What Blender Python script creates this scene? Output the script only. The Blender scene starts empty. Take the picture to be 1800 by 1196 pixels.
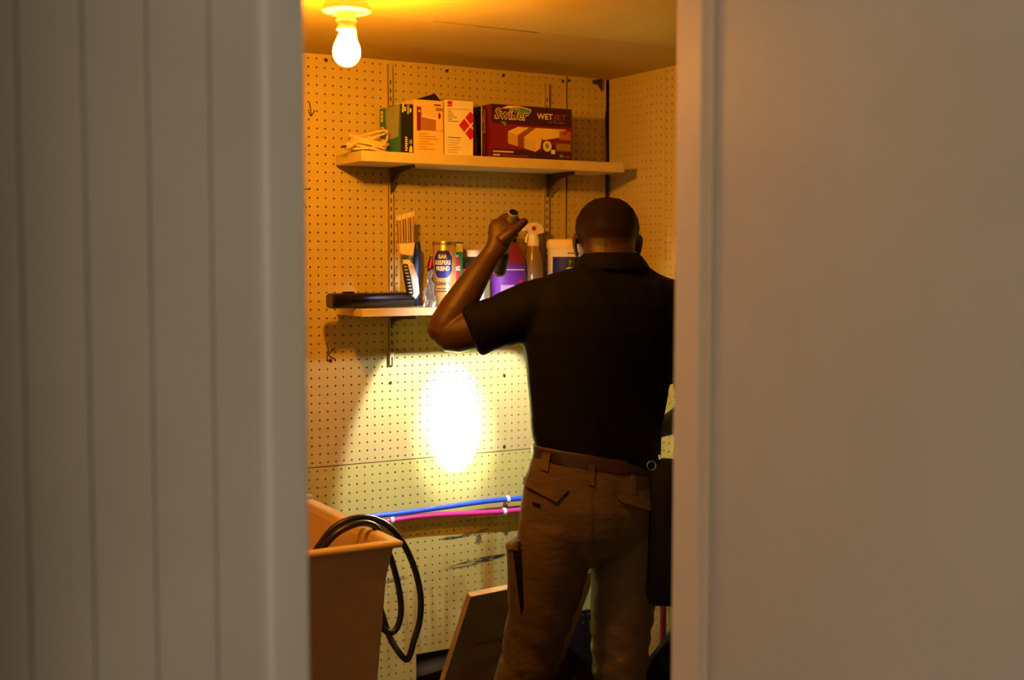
import bpy, bmesh, math, random
import numpy as np
from mathutils import Vector, Matrix, noise as mnoise
from mathutils.bvhtree import BVHTree

scene = bpy.context.scene
C = scene.collection
random.seed(4)
PI = math.pi

# ------------------------------------------------------------------ camera
CAM = Vector((-2.3551, -3.4484, 1.62)); FPX = 2163.2
YAW, PIT, ROL = .5208, .0654, .0010
_r = Vector((math.cos(YAW), -math.sin(YAW), 0)); _f = Vector((math.sin(YAW), math.cos(YAW), 0)); _z = Vector((0, 0, 1))
FW = _f*math.cos(PIT) - _z*math.sin(PIT); _u = _z*math.cos(PIT) + _f*math.sin(PIT)
RT = _r*math.cos(ROL) + _u*math.sin(ROL); UP = _u*math.cos(ROL) - _r*math.sin(ROL)
RH, FH = _r, _f                       # horizontal right / forward of the viewer
cd = bpy.data.cameras.new('camera'); cam = bpy.data.objects.new('camera', cd); C.objects.link(cam)
cam.matrix_world = Matrix(((RT.x, UP.x, -FW.x, CAM.x), (RT.y, UP.y, -FW.y, CAM.y), (RT.z, UP.z, -FW.z, CAM.z), (0, 0, 0, 1)))
cd.sensor_width = 36; cd.lens = FPX/1800*36; cd.clip_start = .05
cd.dof.use_dof = True; cd.dof.focus_distance = 3.45; cd.dof.aperture_fstop = 2.4
scene.camera = cam

# ------------------------------------------------------------------ light of the hall (outside the closet), exposure
w = bpy.data.worlds.new('world'); scene.world = w; w.use_nodes = True
bg = w.node_tree.nodes['Background']; bg.inputs[0].default_value = (1, .77, .52, 1); bg.inputs[1].default_value = .13
def area_light(name, loc, size, power, col, target):
    l = bpy.data.lights.new(name, 'AREA'); l.shape = 'DISK'; l.size = size; l.energy = power; l.color = col
    o = bpy.data.objects.new(name, l); C.objects.link(o); o.location = loc
    o.rotation_euler = (Vector(target) - Vector(loc)).to_track_quat('-Z', 'Y').to_euler(); return o
area_light('hall_fill_light', (-6.5, -6.1, 2.0), 2.2, 112, (1, .80, .55), (-1.9, -2.0, 1.5))   # added unseen fill from the left, angled to light only the hall side
BULB = dict(col=(1, .355, .022), strength=930)
FLASH_HOT, FLASH_SPILL, FLASH_WIDE = 5000, 36, 5.0
FLASH_COL = (.96, 1, 1.2)
scene.cycles.sample_clamp_indirect = 40
vs = scene.view_settings
vs.view_transform = 'Standard'; vs.look = 'None'; vs.exposure = 0; vs.gamma = 1; vs.use_curve_mapping = False

def at(px, py, Y):                    # point of the plane y = Y seen at a pixel of the photograph
    d = FW + RT*((px-900)/FPX) - UP*((py-598)/FPX)
    return CAM + d*((Y-CAM.y)/d.y)
def deep(px, py, D):                  # point at viewing depth D
    return CAM + (FW + RT*((px-900)/FPX) - UP*((py-598)/FPX))*D

# ------------------------------------------------------------------ materials
def lin(c): return tuple((v/12.92 if v <= .04045 else ((v+.055)/1.055)**2.4) for v in (x/255 for x in c))
MATS = {}
def mat(name, col, rough=.6, metal=0, var=.12, vscale=8, bump=0, bscale=60, bstretch=(1, 1, 1), spec=.5, trans=0, alpha=1, emit=None, es=0, coat=0):
    m = bpy.data.materials.new(name); m.use_nodes = True; nt = m.node_tree; b = nt.nodes['Principled BSDF']
    b.inputs['Roughness'].default_value = rough; b.inputs['Metallic'].default_value = metal
    b.inputs['Specular IOR Level'].default_value = spec; b.inputs['Transmission Weight'].default_value = trans
    b.inputs['Alpha'].default_value = alpha; b.inputs['Coat Weight'].default_value = coat
    b.inputs['Base Color'].default_value = (*col, 1)
    tc = nt.nodes.new('ShaderNodeTexCoord')
    if var:
        n = nt.nodes.new('ShaderNodeTexNoise'); n.inputs['Scale'].default_value = vscale; n.inputs['Detail'].default_value = 5
        nt.links.new(tc.outputs['Object'], n.inputs['Vector'])
        r = nt.nodes.new('ShaderNodeValToRGB')
        r.color_ramp.elements[0].position = .3; r.color_ramp.elements[1].position = .7
        r.color_ramp.elements[0].color = (*[c*(1-var) for c in col], 1); r.color_ramp.elements[1].color = (*[min(1, c*(1+var*.6)) for c in col], 1)
        nt.links.new(n.outputs['Fac'], r.inputs['Fac']); nt.links.new(r.outputs['Color'], b.inputs['Base Color'])
    if bump:
        mp = nt.nodes.new('ShaderNodeMapping'); mp.inputs['Scale'].default_value = bstretch
        n2 = nt.nodes.new('ShaderNodeTexNoise'); n2.inputs['Scale'].default_value = bscale; n2.inputs['Detail'].default_value = 4
        bp = nt.nodes.new('ShaderNodeBump'); bp.inputs['Strength'].default_value = bump; bp.inputs['Distance'].default_value = .01
        nt.links.new(tc.outputs['Object'], mp.inputs['Vector']); nt.links.new(mp.outputs['Vector'], n2.inputs['Vector'])
        nt.links.new(n2.outputs['Fac'], bp.inputs['Height']); nt.links.new(bp.outputs['Normal'], b.inputs['Normal'])
    if emit:
        b.inputs['Emission Color'].default_value = (*emit, 1); b.inputs['Emission Strength'].default_value = es
    MATS[name] = m; return m

PAINT = (.54, .45, .15)
mat('cream_paint', PAINT, .8, spec=.2, var=.05, vscale=5, bump=.04, bscale=40)
mat('ceiling_paint', (.53, .42, .115), .85, spec=.2, var=.08, vscale=3, bump=.06, bscale=14)
mat('backing', (.10, .07, .04), .9)
mat('void', (.03, .025, .02), .95)
mat('concrete', (.18, .16, .14), .9, var=.3)
mat('hall_paint', (.60, .56, .50), .5, var=.08, vscale=4, bump=.04, bscale=30)
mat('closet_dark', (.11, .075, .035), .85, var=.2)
mat('blocker_dark', (.16, .14, .12), .8)
mat('hall_trim', (.66, .64, .60), .38, var=.04, vscale=4, bump=.03, bscale=25, bstretch=(1, 1, .1))
mat('door_paint', (.56, .55, .52), .36, var=.05, vscale=3, bump=.05, bscale=20, bstretch=(1, 1, .12))
mat('jamb_paint', (.74, .63, .50), .36, var=.05, vscale=4, bump=.04, bscale=25, bstretch=(1, 1, .1))
mat('shelf_wood', (.66, .56, .26), .55, var=.08, vscale=10, bump=.03, bscale=40, bstretch=(.1, 1, 1))
mat('standard_metal', (.52, .43, .17), .5, var=.08)
mat('bracket_dark', (.05, .025, .015), .5)
mat('dark_mark', (.035, .022, .012), .9, var=0)
mat('porcelain', (.85, .80, .70), .25, var=.02)
mat('box_metal', (.22, .17, .10), .5)
mat('bulb_glass', (1, .9, .7), .4, var=0, emit=BULB['col'], es=BULB['strength'])
mat('chain', (.7, .6, .4), .3, metal=1, var=0)
mat('sink_plastic', (.66, .50, .30), .5, var=.06, vscale=6)
mat('hose_rubber', (.016, .013, .011), .38, var=.2)
mat('blue_pipe', (.035, .12, .80), .35, var=.03)
mat('pink_pipe', (.72, .045, .28), .35, var=.03)
mat('clip_white', (.85, .83, .78), .4, var=0)
mat('grey_pipe', (.75, .74, .66), .6, var=.25, vscale=12)
mat('raw_wood', (.50, .31, .12), .6, var=.25, vscale=14)
mat('cabinet_wood', (.22, .145, .065), .5, var=.15, vscale=10)
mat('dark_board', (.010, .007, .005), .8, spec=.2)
mat('red_pipe', (.32, .02, .035), .5)
mat('skin', (.052, .0205, .0095), .5, var=.18, vscale=30, bump=.10, bscale=220, spec=.35)
mat('hair', (.015, .0062, .003), .85, spec=.15, var=.3, vscale=300, bump=.5, bscale=500)
_nt = MATS['hair'].node_tree; _at = _nt.nodes.new('ShaderNodeAttribute'); _at.attribute_name = 'hair_cover'
_nt.links.new(_at.outputs['Fac'], _nt.nodes['Principled BSDF'].inputs['Alpha'])   # clipped short: thins out to skin at the edges
mat('shirt', (.0030, .0024, .0022), .8, var=.15, vscale=40, bump=.15, bscale=300, spec=.12)
mat('trousers', (.098, .064, .021), .78, var=.12, vscale=18, bump=.35, bscale=28, bstretch=(1, 1, 2.2), spec=.2)
mat('leather', (.035, .014, .006), .55, var=.25)
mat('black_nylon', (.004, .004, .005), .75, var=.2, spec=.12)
mat('black_gloss', (.006, .0045, .004), .3, var=0, coat=.15)
mat('steel', (.55, .5, .42), .3, metal=1, var=.05)
mat('flash_body', (.42, .40, .32), .32, metal=.55, var=.1, vscale=30)
mat('flash_black', (.012, .013, .010), .3, var=0, coat=.4)
mat('lens', (.9, .9, .85), .1, var=0, emit=(1, .97, .85), es=6)
def flat(name, rgb, rough=.5): return mat(name, lin(rgb), rough, var=.03)
flat('white_card', (236, 226, 205)); flat('tan_card', (232, 198, 120)); flat('teal', (40, 120, 130)); flat('teal_pale', (150, 160, 140))
flat('black_card', (24, 20, 20)); flat('maroon', (120, 12, 30)); flat('maroon_dark', (62, 8, 32)); flat('red', (190, 22, 32)); flat('cream', (240, 222, 160))
flat('pad_yellow', (232, 205, 110)); flat('pad_side', (214, 178, 84)); flat('mauve', (150, 84, 80)); flat('leaf', (96, 150, 60)); flat('photo_brown', (165, 110, 60)); flat('photo_pale', (222, 190, 130))
flat('olive', (150, 120, 50)); flat('cord', (225, 200, 150)); flat('green', (28, 120, 52)); flat('yellow', (236, 200, 40)); flat('navy', (28, 28, 120))
flat('print_blue', (8, 26, 165)); flat('purple', (104, 40, 160)); flat('lavender', (178, 150, 205)); flat('magenta', (130, 20, 70)); flat('white_plastic', (240, 236, 228), .35); flat('blue_plastic', (24, 60, 130), .4)
flat('bristle', (120, 104, 70)); flat('bristle_pale', (215, 185, 130)); flat('bristle_black', (26, 34, 28)); flat('pink_red', (225, 40, 80)); flat('label_white', (214, 222, 235)); flat('grey_print', (120, 100, 80)); flat('ink', (40, 32, 30))
mat('gold', (.66, .48, .17), .28, metal=.55, var=.04)
mat('amber', (.34, .25, .10), .12, var=0, trans=.35)
mat('clear', (.8, .8, .78), .08, var=0, trans=.93)
mat('dark_bottle', (.03, .03, .022), .2, var=0)
mat('green_glass', (.05, .10, .03), .15, var=0, trans=.3)

# lower pegboard: cream paint with rust runs and black mould (wear that belongs to the board)
def stained():
    m = mat('stained_paint', (.53, .485, .13), .8, spec=.2, var=.06, vscale=5, bump=.05, bscale=40)
    nt = m.node_tree; N = nt.nodes.new; L = nt.links.new; b = nt.nodes['Principled BSDF']
    src = b.inputs['Base Color'].links[0].from_socket
    tc = N('ShaderNodeTexCoord')
    def noise_fac(scale, stretch, lo, hi, detail=5):
        mp = N('ShaderNodeMapping'); mp.inputs['Scale'].default_value = stretch; L(tc.outputs['Object'], mp.inputs['Vector'])
        n = N('ShaderNodeTexNoise'); n.inputs['Scale'].default_value = scale; n.inputs['Detail'].default_value = detail; L(mp.outputs['Vector'], n.inputs['Vector'])
        r = N('ShaderNodeMapRange'); r.inputs[1].default_value = lo; r.inputs[2].default_value = hi; L(n.outputs['Fac'], r.inputs[0]); return r.outputs[0]
    def blob(cx, cz, sx, sz, slope=0):       # soft ellipse on the board
        sep = N('ShaderNodeSeparateXYZ'); L(tc.outputs['Object'], sep.inputs[0])
        def mth(op, a, bb):
            q = N('ShaderNodeMath'); q.operation = op
            for i, v in enumerate((a, bb)):
                if isinstance(v, (int, float)): q.inputs[i].default_value = v
                else: L(v, q.inputs[i])
            return q.outputs[0]
        dx = mth('SUBTRACT', sep.outputs[0], cx); dz = mth('SUBTRACT', mth('SUBTRACT', sep.outputs[2], cz), mth('MULTIPLY', dx, slope))
        e = mth('ADD', mth('POWER', mth('ABSOLUTE', mth('DIVIDE', dx, sx), 0), 2), mth('POWER', mth('ABSOLUTE', mth('DIVIDE', dz, sz), 0), 2))
        return mth('MAXIMUM', mth('SUBTRACT', 1, e), 0), mth
    def mix(fac, base, col):
        x = N('ShaderNodeMix'); x.data_type = 'RGBA'; L(fac, x.inputs[0]); L(base, x.inputs[6]); x.inputs[7].default_value = (*col, 1); return x.outputs[2]
    rust, mth = blob(-.55, .56, .50, .30)
    c = mix(mth('MULTIPLY', mth('MULTIPLY', rust, noise_fac(16, (1, 1, .12), .47, .62)), .95), src, (.36, .20, .025))
    r2 = noise_fac(9, (1, 1, .5), .50, .66)
    c = mix(mth('MULTIPLY', mth('MULTIPLY', rust, r2), .5), c, (.36, .22, .05))
    for cx, cz, sx, sz, sl, k in ((-.505, .648, .125, .011, .09, 1), (-.60, .735, .04, .006, 0, .9), (-.52, .742, .065, .007, .14, .8), (-.80, .625, .08, .008, .10, .7), (-.50, .72, .012, .02, 0, .8)):
        f, mth = blob(cx, cz, sx, sz, sl)
        nf = noise_fac(40, (.35, 1, 2.2), .36, .50)
        c = mix(mth('MULTIPLY', mth('MULTIPLY', mth('MINIMUM', mth('MULTIPLY', f, 2.2), 1), nf), k), c, (.04, .034, .022))
    L(c, b.inputs['Base Color'])
stained()

# ------------------------------------------------------------------ mesh helpers
class MB:
    def __init__(s): s.v = []; s.f = []
    def add(s, v, f):
        o = len(s.v); s.v += [tuple(x) for x in v]; s.f += [tuple(i+o for i in q) for q in f]; return s
    def box(s, x0, x1, y0, y1, z0, z1):
        return s.add([(x, y, z) for x in (x0, x1) for y in (y0, y1) for z in (z0, z1)],
                     [(0, 1, 3, 2), (4, 6, 7, 5), (0, 4, 5, 1), (2, 3, 7, 6), (0, 2, 6, 4), (1, 5, 7, 3)])
    def frame_box(s, o, a, b, c):     # corner and three edge vectors
        o, a, b, c = map(Vector, (o, a, b, c))
        return s.add([o+a*i+b*j+c*k for i in (0, 1) for j in (0, 1) for k in (0, 1)], [(0, 1, 3, 2), (4, 6, 7, 5), (0, 4, 5, 1), (2, 3, 7, 6), (0, 2, 6, 4), (1, 5, 7, 3)])
    def loft(s, secs, n=20, caps=True, p=2.0, closed=False):   # secs: (centre, axisA, axisB)
        v = []; f = []
        for c, a, b in secs:
            c, a, b = Vector(c), Vector(a), Vector(b)
            for i in range(n):
                t = 2*PI*i/n; ct, st = math.cos(t), math.sin(t)
                if p != 2: ct = math.copysign(abs(ct)**(2/p), ct); st = math.copysign(abs(st)**(2/p), st)
                v.append(c+a*ct+b*st)
        m = len(secs)
        for k in range(m if closed else m-1):
            for i in range(n):
                j = (i+1) % n; k2 = (k+1) % m
                f.append((k*n+i, k*n+j, k2*n+j, k2*n+i))
        if caps and not closed: f.append(tuple(range(n))[::-1]); f.append(tuple((m-1)*n+i for i in range(n)))
        return s.add(v, f)
    def tube(s, pts, r, n=10, closed=False):
        pts = [Vector(p) for p in pts]; secs = []; m = len(pts)
        rs = r if isinstance(r, (list, tuple)) else [r]*m
        up = Vector((.3, .5, .81)); prev = None
        for i in range(m):
            a = pts[(i-1) % m] if (closed or i > 0) else pts[i]; b = pts[(i+1) % m] if (closed or i < m-1) else pts[i]
            t = (b-a); t = t.normalized() if t.length > 1e-9 else Vector((0, 0, 1))
            if prev is None: s1 = t.cross(up); s1 = s1 if s1.length > .1 else t.cross(Vector((1, 0, 0)))
            else: s1 = prev - t*prev.dot(t)
            s1.normalize(); prev = s1; secs.append((pts[i], s1*rs[i], t.cross(s1)*rs[i]))
        return s.loft(secs, n, closed=closed)
    def lathe(s, prof, c=(0, 0, 0), n=28, axis=Vector((0, 0, 1))):   # prof: (r, h)
        q = Vector((0, 0, 1)).rotation_difference(Vector(axis).normalized()); c = Vector(c)
        X, Y, Z = q @ Vector((1, 0, 0)), q @ Vector((0, 1, 0)), q @ Vector((0, 0, 1))
        return s.loft([(c+Z*h, X*max(r, 1e-5), Y*max(r, 1e-5)) for r, h in prof], n)
    def ball(s, c, a, b=None, d=None, n=16):
        c = Vector(c); ax = Vector((a, 0, 0)) if isinstance(a, (int, float)) else Vector(a)
        ay = Vector((0, ax.length, 0)) if b is None else (Vector((0, b, 0)) if isinstance(b, (int, float)) else Vector(b))
        az = Vector((0, 0, ax.length)) if d is None else (Vector((0, 0, d)) if isinstance(d, (int, float)) else Vector(d))
        k = n//2
        return s.loft([(c+az*math.cos(PI*(i+.02)/(k+.04)), ax*max(.02, math.sin(PI*(i+.02)/(k+.04))), ay*max(.02, math.sin(PI*(i+.02)/(k+.04)))) for i in range(k+1)][::-1], n)
    def prism(s, poly, vec):          # polygon points extruded along vec
        poly = [Vector(p) for p in poly]; n = len(poly); vec = Vector(vec)
        return s.add(poly+[p+vec for p in poly], [tuple(range(n))[::-1], tuple(range(n, 2*n))]+[(i, (i+1) % n, n+(i+1) % n, n+i) for i in range(n)])
    def mesh(s, name): 
        me = bpy.data.meshes.new(name); me.from_pydata(s.v, [], s.f); me.update()
        bm = bmesh.new(); bm.from_mesh(me); bmesh.ops.recalc_face_normals(bm, faces=bm.faces); bm.to_mesh(me); bm.free(); return me
    def build(s, name, m, parent=None, smooth=False, bevel=0, recalc=True):
        if recalc: me = s.mesh(name)
        else: me = bpy.data.meshes.new(name); me.from_pydata(s.v, [], s.f); me.update()
        o = bpy.data.objects.new(name, me); C.objects.link(o)
        me.materials.append(MATS[m] if isinstance(m, str) else m)
        if smooth:
            for p in me.polygons: p.use_smooth = True
            if smooth != 'all': me.set_sharp_from_angle(angle=math.radians(40))
        if bevel:
            bv = o.modifiers.new('bevel', 'BEVEL'); bv.width = bevel; bv.segments = 2; bv.limit_method = 'ANGLE'
        if parent: set_parent(o, parent)
        return o
def world_loc(o):
    m = Matrix.Translation(o.location)
    return world_loc(o.parent) @ o.matrix_parent_inverse @ m if o.parent else m
def set_parent(o, p):                 # geometry is written in world coordinates: keep it there
    o.parent = p; o.matrix_parent_inverse = world_loc(p).inverted()
def empty(name, loc, label, cat, group=None):
    o = bpy.data.objects.new(name, None); C.objects.link(o); o.location = loc; o.empty_display_size = .05
    return tag(o, label, cat, group)
def tag(o, label=None, cat=None, group=None, kind=None):
    if label: o['label'] = label
    if cat: o['category'] = cat
    if group: o['group'] = group
    if kind: o['kind'] = kind
    return o
def struct(o): o['kind'] = 'structure'; return o
def smooth_path(pts, k=8, closed=False):      # Catmull-Rom
    P = [Vector(p) for p in pts]; out = []; n = len(P)
    for i in range(n if closed else n-1):
        a, b, c, d = (P[(i+j) % n] if closed else P[min(max(i+j, 0), n-1)] for j in (-1, 0, 1, 2))
        for q in range(k):
            t = q/k; out.append(.5*((2*b)+(c-a)*t+(2*a-5*b+4*c-d)*t*t+(3*b-a-3*c+d)*t**3))
    if not closed: out.append(P[-1])
    return out
# flat print: coordinates (u, v) on a face with origin, right and up vectors, and outward normal
class Face:
    def __init__(s, o, rt, up, nrm): s.o, s.r, s.u, s.n = Vector(o), Vector(rt), Vector(up), Vector(nrm)
    def p(s, u, v, h=.0006): return s.o+s.r*u+s.u*v+s.n*h
class Drum:                            # label on an upright can; u is arc length, centred at azimuth a0
    def __init__(s, c, R, a0): s.c, s.R, s.a = Vector(c), R, a0
    def p(s, u, v, h=.0006):
        t = s.a+u/s.R; return s.c+Vector((math.cos(t)*(s.R+h), math.sin(t)*(s.R+h), v))
FACE_CAM = math.atan2(-math.cos(YAW), -math.sin(YAW))
def patch(face, poly, m, parent, name='print', h=.0006):
    if isinstance(face, Drum):
        us = [q[0] for q in poly]; lo, hi = min(us), max(us); k = 14; cols = []
        for i in range(k+1):
            u = lo+(hi-lo)*min(max(i/k, 1e-4), 1-1e-4); vsx = []
            for j in range(len(poly)):
                (a, b), (c, d) = poly[j], poly[(j+1) % len(poly)]
                if (a-u)*(c-u) < 0 or a == u: vsx.append(b+(d-b)*((u-a)/(c-a) if c != a else 0))
            cols.append((u, min(vsx), max(vsx)))
        v = []
        for u, a, b in cols: v += [face.p(u, a, h), face.p(u, b, h)]
        f = [(2*i, 2*i+2, 2*i+3, 2*i+1) for i in range(k)]
        return MB().add(v, f).build(name, m, parent, recalc=False)
    v = [face.p(u, w_, h) for u, w_ in poly]
    return MB().add(v, [tuple(range(len(v)))]).build(name, m, parent, recalc=False)
def rect(u0, u1, v0, v1): return [(u0, v0), (u1, v0), (u1, v1), (u0, v1)]
def ell(cu, cv, a, b, n=18): return [(cu+a*math.cos(2*PI*i/n), cv+b*math.sin(2*PI*i/n)) for i in range(n)]
def letters(face, s, u, v, size, m, parent, width=None, bold=0, shear=0, align='CENTER', rot=0, h=.001, name='lettering'):
    cu = bpy.data.curves.new('t', 'FONT'); cu.body = s; cu.size = size; cu.offset = bold*size; cu.shear = shear; cu.resolution_u = 2
    to = bpy.data.objects.new('t', cu); C.objects.link(to); bpy.context.view_layer.update()
    me = bpy.data.meshes.new_from_object(to.evaluated_get(bpy.context.evaluated_depsgraph_get()))
    bpy.data.objects.remove(to); bpy.data.curves.remove(cu)
    xs = [q.co.x for q in me.vertices]; x0, x1 = min(xs), max(xs); k = width/(x1-x0) if width else 1
    ox = -(x0+x1)/2 if align == 'CENTER' else -x0
    for q in me.vertices:
        a, b = (q.co.x+ox)*k, q.co.y
        if rot: a, b = a*math.cos(rot)-b*math.sin(rot), a*math.sin(rot)+b*math.cos(rot)
        q.co = face.p(u+a, v+b, h)
    me.name = name; me.materials.clear(); me.materials.append(MATS[m])
    o = bpy.data.objects.new(name, me); C.objects.link(o); set_parent(o, parent); return o

# ------------------------------------------------------------------ the closet: shell
CEIL = 2.22; PITCH = .0254
FRONT_IN, FRONT_OUT = -1.86, -1.944     # the two faces of the wall with the doorway
JL, JR = -1.802, -1.138                 # doorway between these x
def pegboard(name, x0, x1, z0, z1, ox, oz, m, parent, axis='y', plane=0., thick=.005, rad=.0031):
    xs = [ox+PITCH*i for i in range(-400, 400) if x0+rad+.002 < ox+PITCH*i < x1-rad-.002]
    zs = [oz+PITCH*i for i in range(-400, 400) if z0+rad+.002 < oz+PITCH*i < z1-rad-.002]
    xe = [x0]+[(a+b)/2 for a, b in zip(xs, xs[1:])]+[x1]; ze = [z0]+[(a+b)/2 for a, b in zip(zs, zs[1:])]+[z1]
    V = []; F = []
    def P(a, z, d): return (a, plane+d, z) if axis == 'y' else (plane+d, a, z)
    cs = [(math.cos(PI/4*k), math.sin(PI/4*k)) for k in range(8)]
    for i, hx in enumerate(xs):
        for j, hz in enumerate(zs):
            a0, a1, b0, b1 = xe[i], xe[i+1], ze[j], ze[j+1]; o = len(V)
            V += [P(*q, 0) for q in ((a1, hz), (a1, b1), (hx, b1), (a0, b1), (a0, hz), (a0, b0), (hx, b0), (a1, b0))]
            V += [P(hx+rad*c, hz+rad*s, 0) for c, s in cs]; V += [P(hx+rad*c, hz+rad*s, thick) for c, s in cs]
            for k in range(8):
                q = (k+1) % 8
                F.append((o+k, o+q, o+8+q, o+8+k)); F.append((o+8+k, o+8+q, o+16+q, o+16+k))
    if axis == 'y': F = [f[::-1] for f in F]
    mb = MB(); mb.v = V; mb.f = F
    # the board's edges
    for A, B in (((x0, z0), (x0, z1)), ((x1, z0), (x1, z1)), ((x0, z0), (x1, z0)), ((x0, z1), (x1, z1))):
        mb.add([P(*A, 0), P(*B, 0), P(*B, thick), P(*A, thick)], [(0, 1, 2, 3)])
    return mb.build(name, m, parent, recalc=False)

WL = -1.90
wb = struct(MB().box(WL-.1, .12, .022, .08, .377, CEIL+.05).box(WL-.1, -.723, .022, .08, 0, .377).box(WL-.1, .12, .24, .30, 0, .45).box(-.735, -.723, .08, .25, 0, .4).box(-.06, -.04, .022, .25, 0, .4).box(-.735, -.04, .08, .25, .377, .40).build('wall_back', 'backing'))
pegboard('pegboard_panel', WL, -.1725, 1.001, CEIL, -1.0629, 2.2064, 'cream_paint', wb)
pegboard('pegboard_panel', -.1655, -.016, 1.001, CEIL, -.159, 2.155, 'cream_paint', wb)
pegboard('pegboard_panel', -.724, -.012, .378, .998, -1.072, .988, 'stained_paint', wb)
pegboard('pegboard_panel', WL, -.724, .02, .998, -1.072, .988, 'stained_paint', wb)
wr = struct(MB().box(.018, .08, FRONT_IN, .08, 0, CEIL+.05).build('wall_right', 'backing'))
pegboard('pegboard_panel', -.307, .004, .02, CEIL, -.006, 2.1644, 'cream_paint', wr, axis='x')
pegboard('pegboard_panel', -.94, -.3085, .02, CEIL, -.3165, 2.1560, 'cream_paint', wr, axis='x')
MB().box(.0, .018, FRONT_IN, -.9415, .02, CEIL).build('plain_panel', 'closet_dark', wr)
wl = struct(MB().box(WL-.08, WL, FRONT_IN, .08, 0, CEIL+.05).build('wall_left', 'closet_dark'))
struct(MB().box(-2.50, -2.46, -2.30, FRONT_OUT-.002, 0, 2.5).build('hall_light_blocker', 'blocker_dark'))  # unseen slab added to shade the left end of the boards
fl = struct(MB().box(-4.5, 1.2, -6.0, .3, -.06, 0).build('floor', 'concrete'))
ce = struct(MB().box(WL-.1, .12, FRONT_IN, .3, CEIL+.012, CEIL+.08).build('ceiling', 'ceiling_paint'))
MB().box(WL-.1, .12, -.617, .02, CEIL, CEIL+.012).build('ceiling_panel', 'ceiling_paint', ce)
MB().box(WL-.1, .12, FRONT_IN, -.6195, CEIL, CEIL+.012).build('ceiling_panel', 'ceiling_paint', ce)
ck = [(-.96, -.6172), (-.82, -.6172), (-.66, -.6172), (-.645, -.611), (-.69, -.613), (-.83, -.6145), (-.96, -.616)]
MB().prism([(x, y, CEIL-.0006) for x, y in ck], (0, 0, .0005)).build('ceiling_crack', 'dark_mark', ce)
# wall with the doorway, hall side in boards
wf = struct(MB().box(-3.4, JL-.02, FRONT_IN-.03, FRONT_IN, 0, 2.5).box(JR+.02, 1.0, FRONT_OUT, FRONT_IN, 0, 2.5).box(JL-.02, JR+.02, FRONT_OUT, FRONT_IN, 2.06, 2.5).build('wall_front', 'hall_paint'))
for a, b, z0 in ((WL, JL-.02, 0), (JR+.02, .0, 0), (JL-.02, JR+.02, 2.06)):
    MB().box(a, b, FRONT_IN, FRONT_IN+.006, z0, CEIL).build('bounce_absorber', 'closet_dark', wf)  # dark unseen sheets added to cut bulb light bouncing back
edges = [-1.846, -1.918, -1.993, -2.067, -2.139, -2.213, -2.287, -2.361, -2.435, -2.509, -2.583]
for a, b in zip(edges, edges[1:]):
    g = .0018
    pr = [(b+.0004, FRONT_IN-.03), (b+.0004, FRONT_OUT+.0035), (b+g, FRONT_OUT), (a-g, FRONT_OUT), (a-.0004, FRONT_OUT+.0035), (a-.0004, FRONT_IN-.03)]
    MB().prism([(x, y, 0) for x, y in pr], (0, 0, 2.5)).build('board', 'hall_paint', wf)
def moulding(x0, x1, name, sgn, m):     # casing with rounded outer and inner edge
    n = 6; pr = []; t = .017; r = .007
    for i in range(n+1): a = PI/2*i/n; pr.append((x0+r-r*math.cos(a), FRONT_OUT-t+r-r*math.sin(a)))
    for i in range(n+1): a = PI/2*i/n; pr.append((x1-r*.6+r*.6*math.sin(a), FRONT_OUT-t+r*.6-r*.6*math.cos(a)))
    pr += [(x1, FRONT_IN-.002), (x1-.02, FRONT_IN-.002), (x1-.02, FRONT_OUT), (x0, FRONT_OUT)]
    return struct(MB().prism([(x, y, 0) for x, y in pr], (0, 0, 2.1)).build(name, m, smooth=True))
moulding(-1.856, -1.8025, 'trim_1', 1, 'hall_trim')
jb = struct(MB().box(JR, JR+.02, FRONT_OUT+.001, FRONT_IN+.002, 0, 2.06).build('trim_2', 'jamb_paint', bevel=.002))
MB().box(JR-.0035, JR, FRONT_OUT+.022, FRONT_IN+.001, 0, 2.06).build('door_stop', 'jamb_paint', jb, bevel=.0015)
# the door, swung open at a right angle into the hall
dr = struct(MB().box(JR+.004, JR+.038, -2.62, FRONT_OUT-.005, .01, 2.04).build('door_1', 'door_paint', bevel=.003))
# corner scrap of dark wood under the ceiling, nails and pencil marks on the pegboard
MB().prism([at(1041, 141, -.006), at(1058, 139, -.006), at(1057, 160, -.006), at(1050, 149, -.006), at(1042, 148, -.006)], (0, -.004, 0)).build('wood_scrap', 'bracket_dark', wb)
for px, py in ((573, 106), (785, 125), (884, 133), (989, 143), (1000, 142), (686, 673), (886, 660), (886, 785), (581, 634)):
    p = at(px, py, 0); MB().lathe([(.0045, .0), (.0055, .002), (.003, .004)], p, 10, (0, -1, 0)).build('nail_head', 'dark_mark', wb)
for pts in ([(544, 180), (546, 192), (547, 203)], [(553, 194), (547, 204), (543, 197)], [(531, 331), (539, 333), (546, 331)], [(531, 345), (533, 356), (539, 366)],
            [(574, 604), (577, 617), (575, 630), (582, 638)], [(588, 612), (578, 624), (590, 632)], [(1185, 200), (1189, 205)]):
    if pts[0][0] > 1100: continue
    MB().tube(smooth_path([at(x, y, -.0008) for x, y in pts], 5), .0016, 6).build('pencil_mark', 'dark_mark', wb)
MB().tube([at(1062, 196, -.006)+Vector((.004, 0, 0)), at(1066.5, 270, -.006), at(1068, 345, -.006)], [.001, .003, .0042], 6).build('corner_gap', 'dark_mark', wb)

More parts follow.
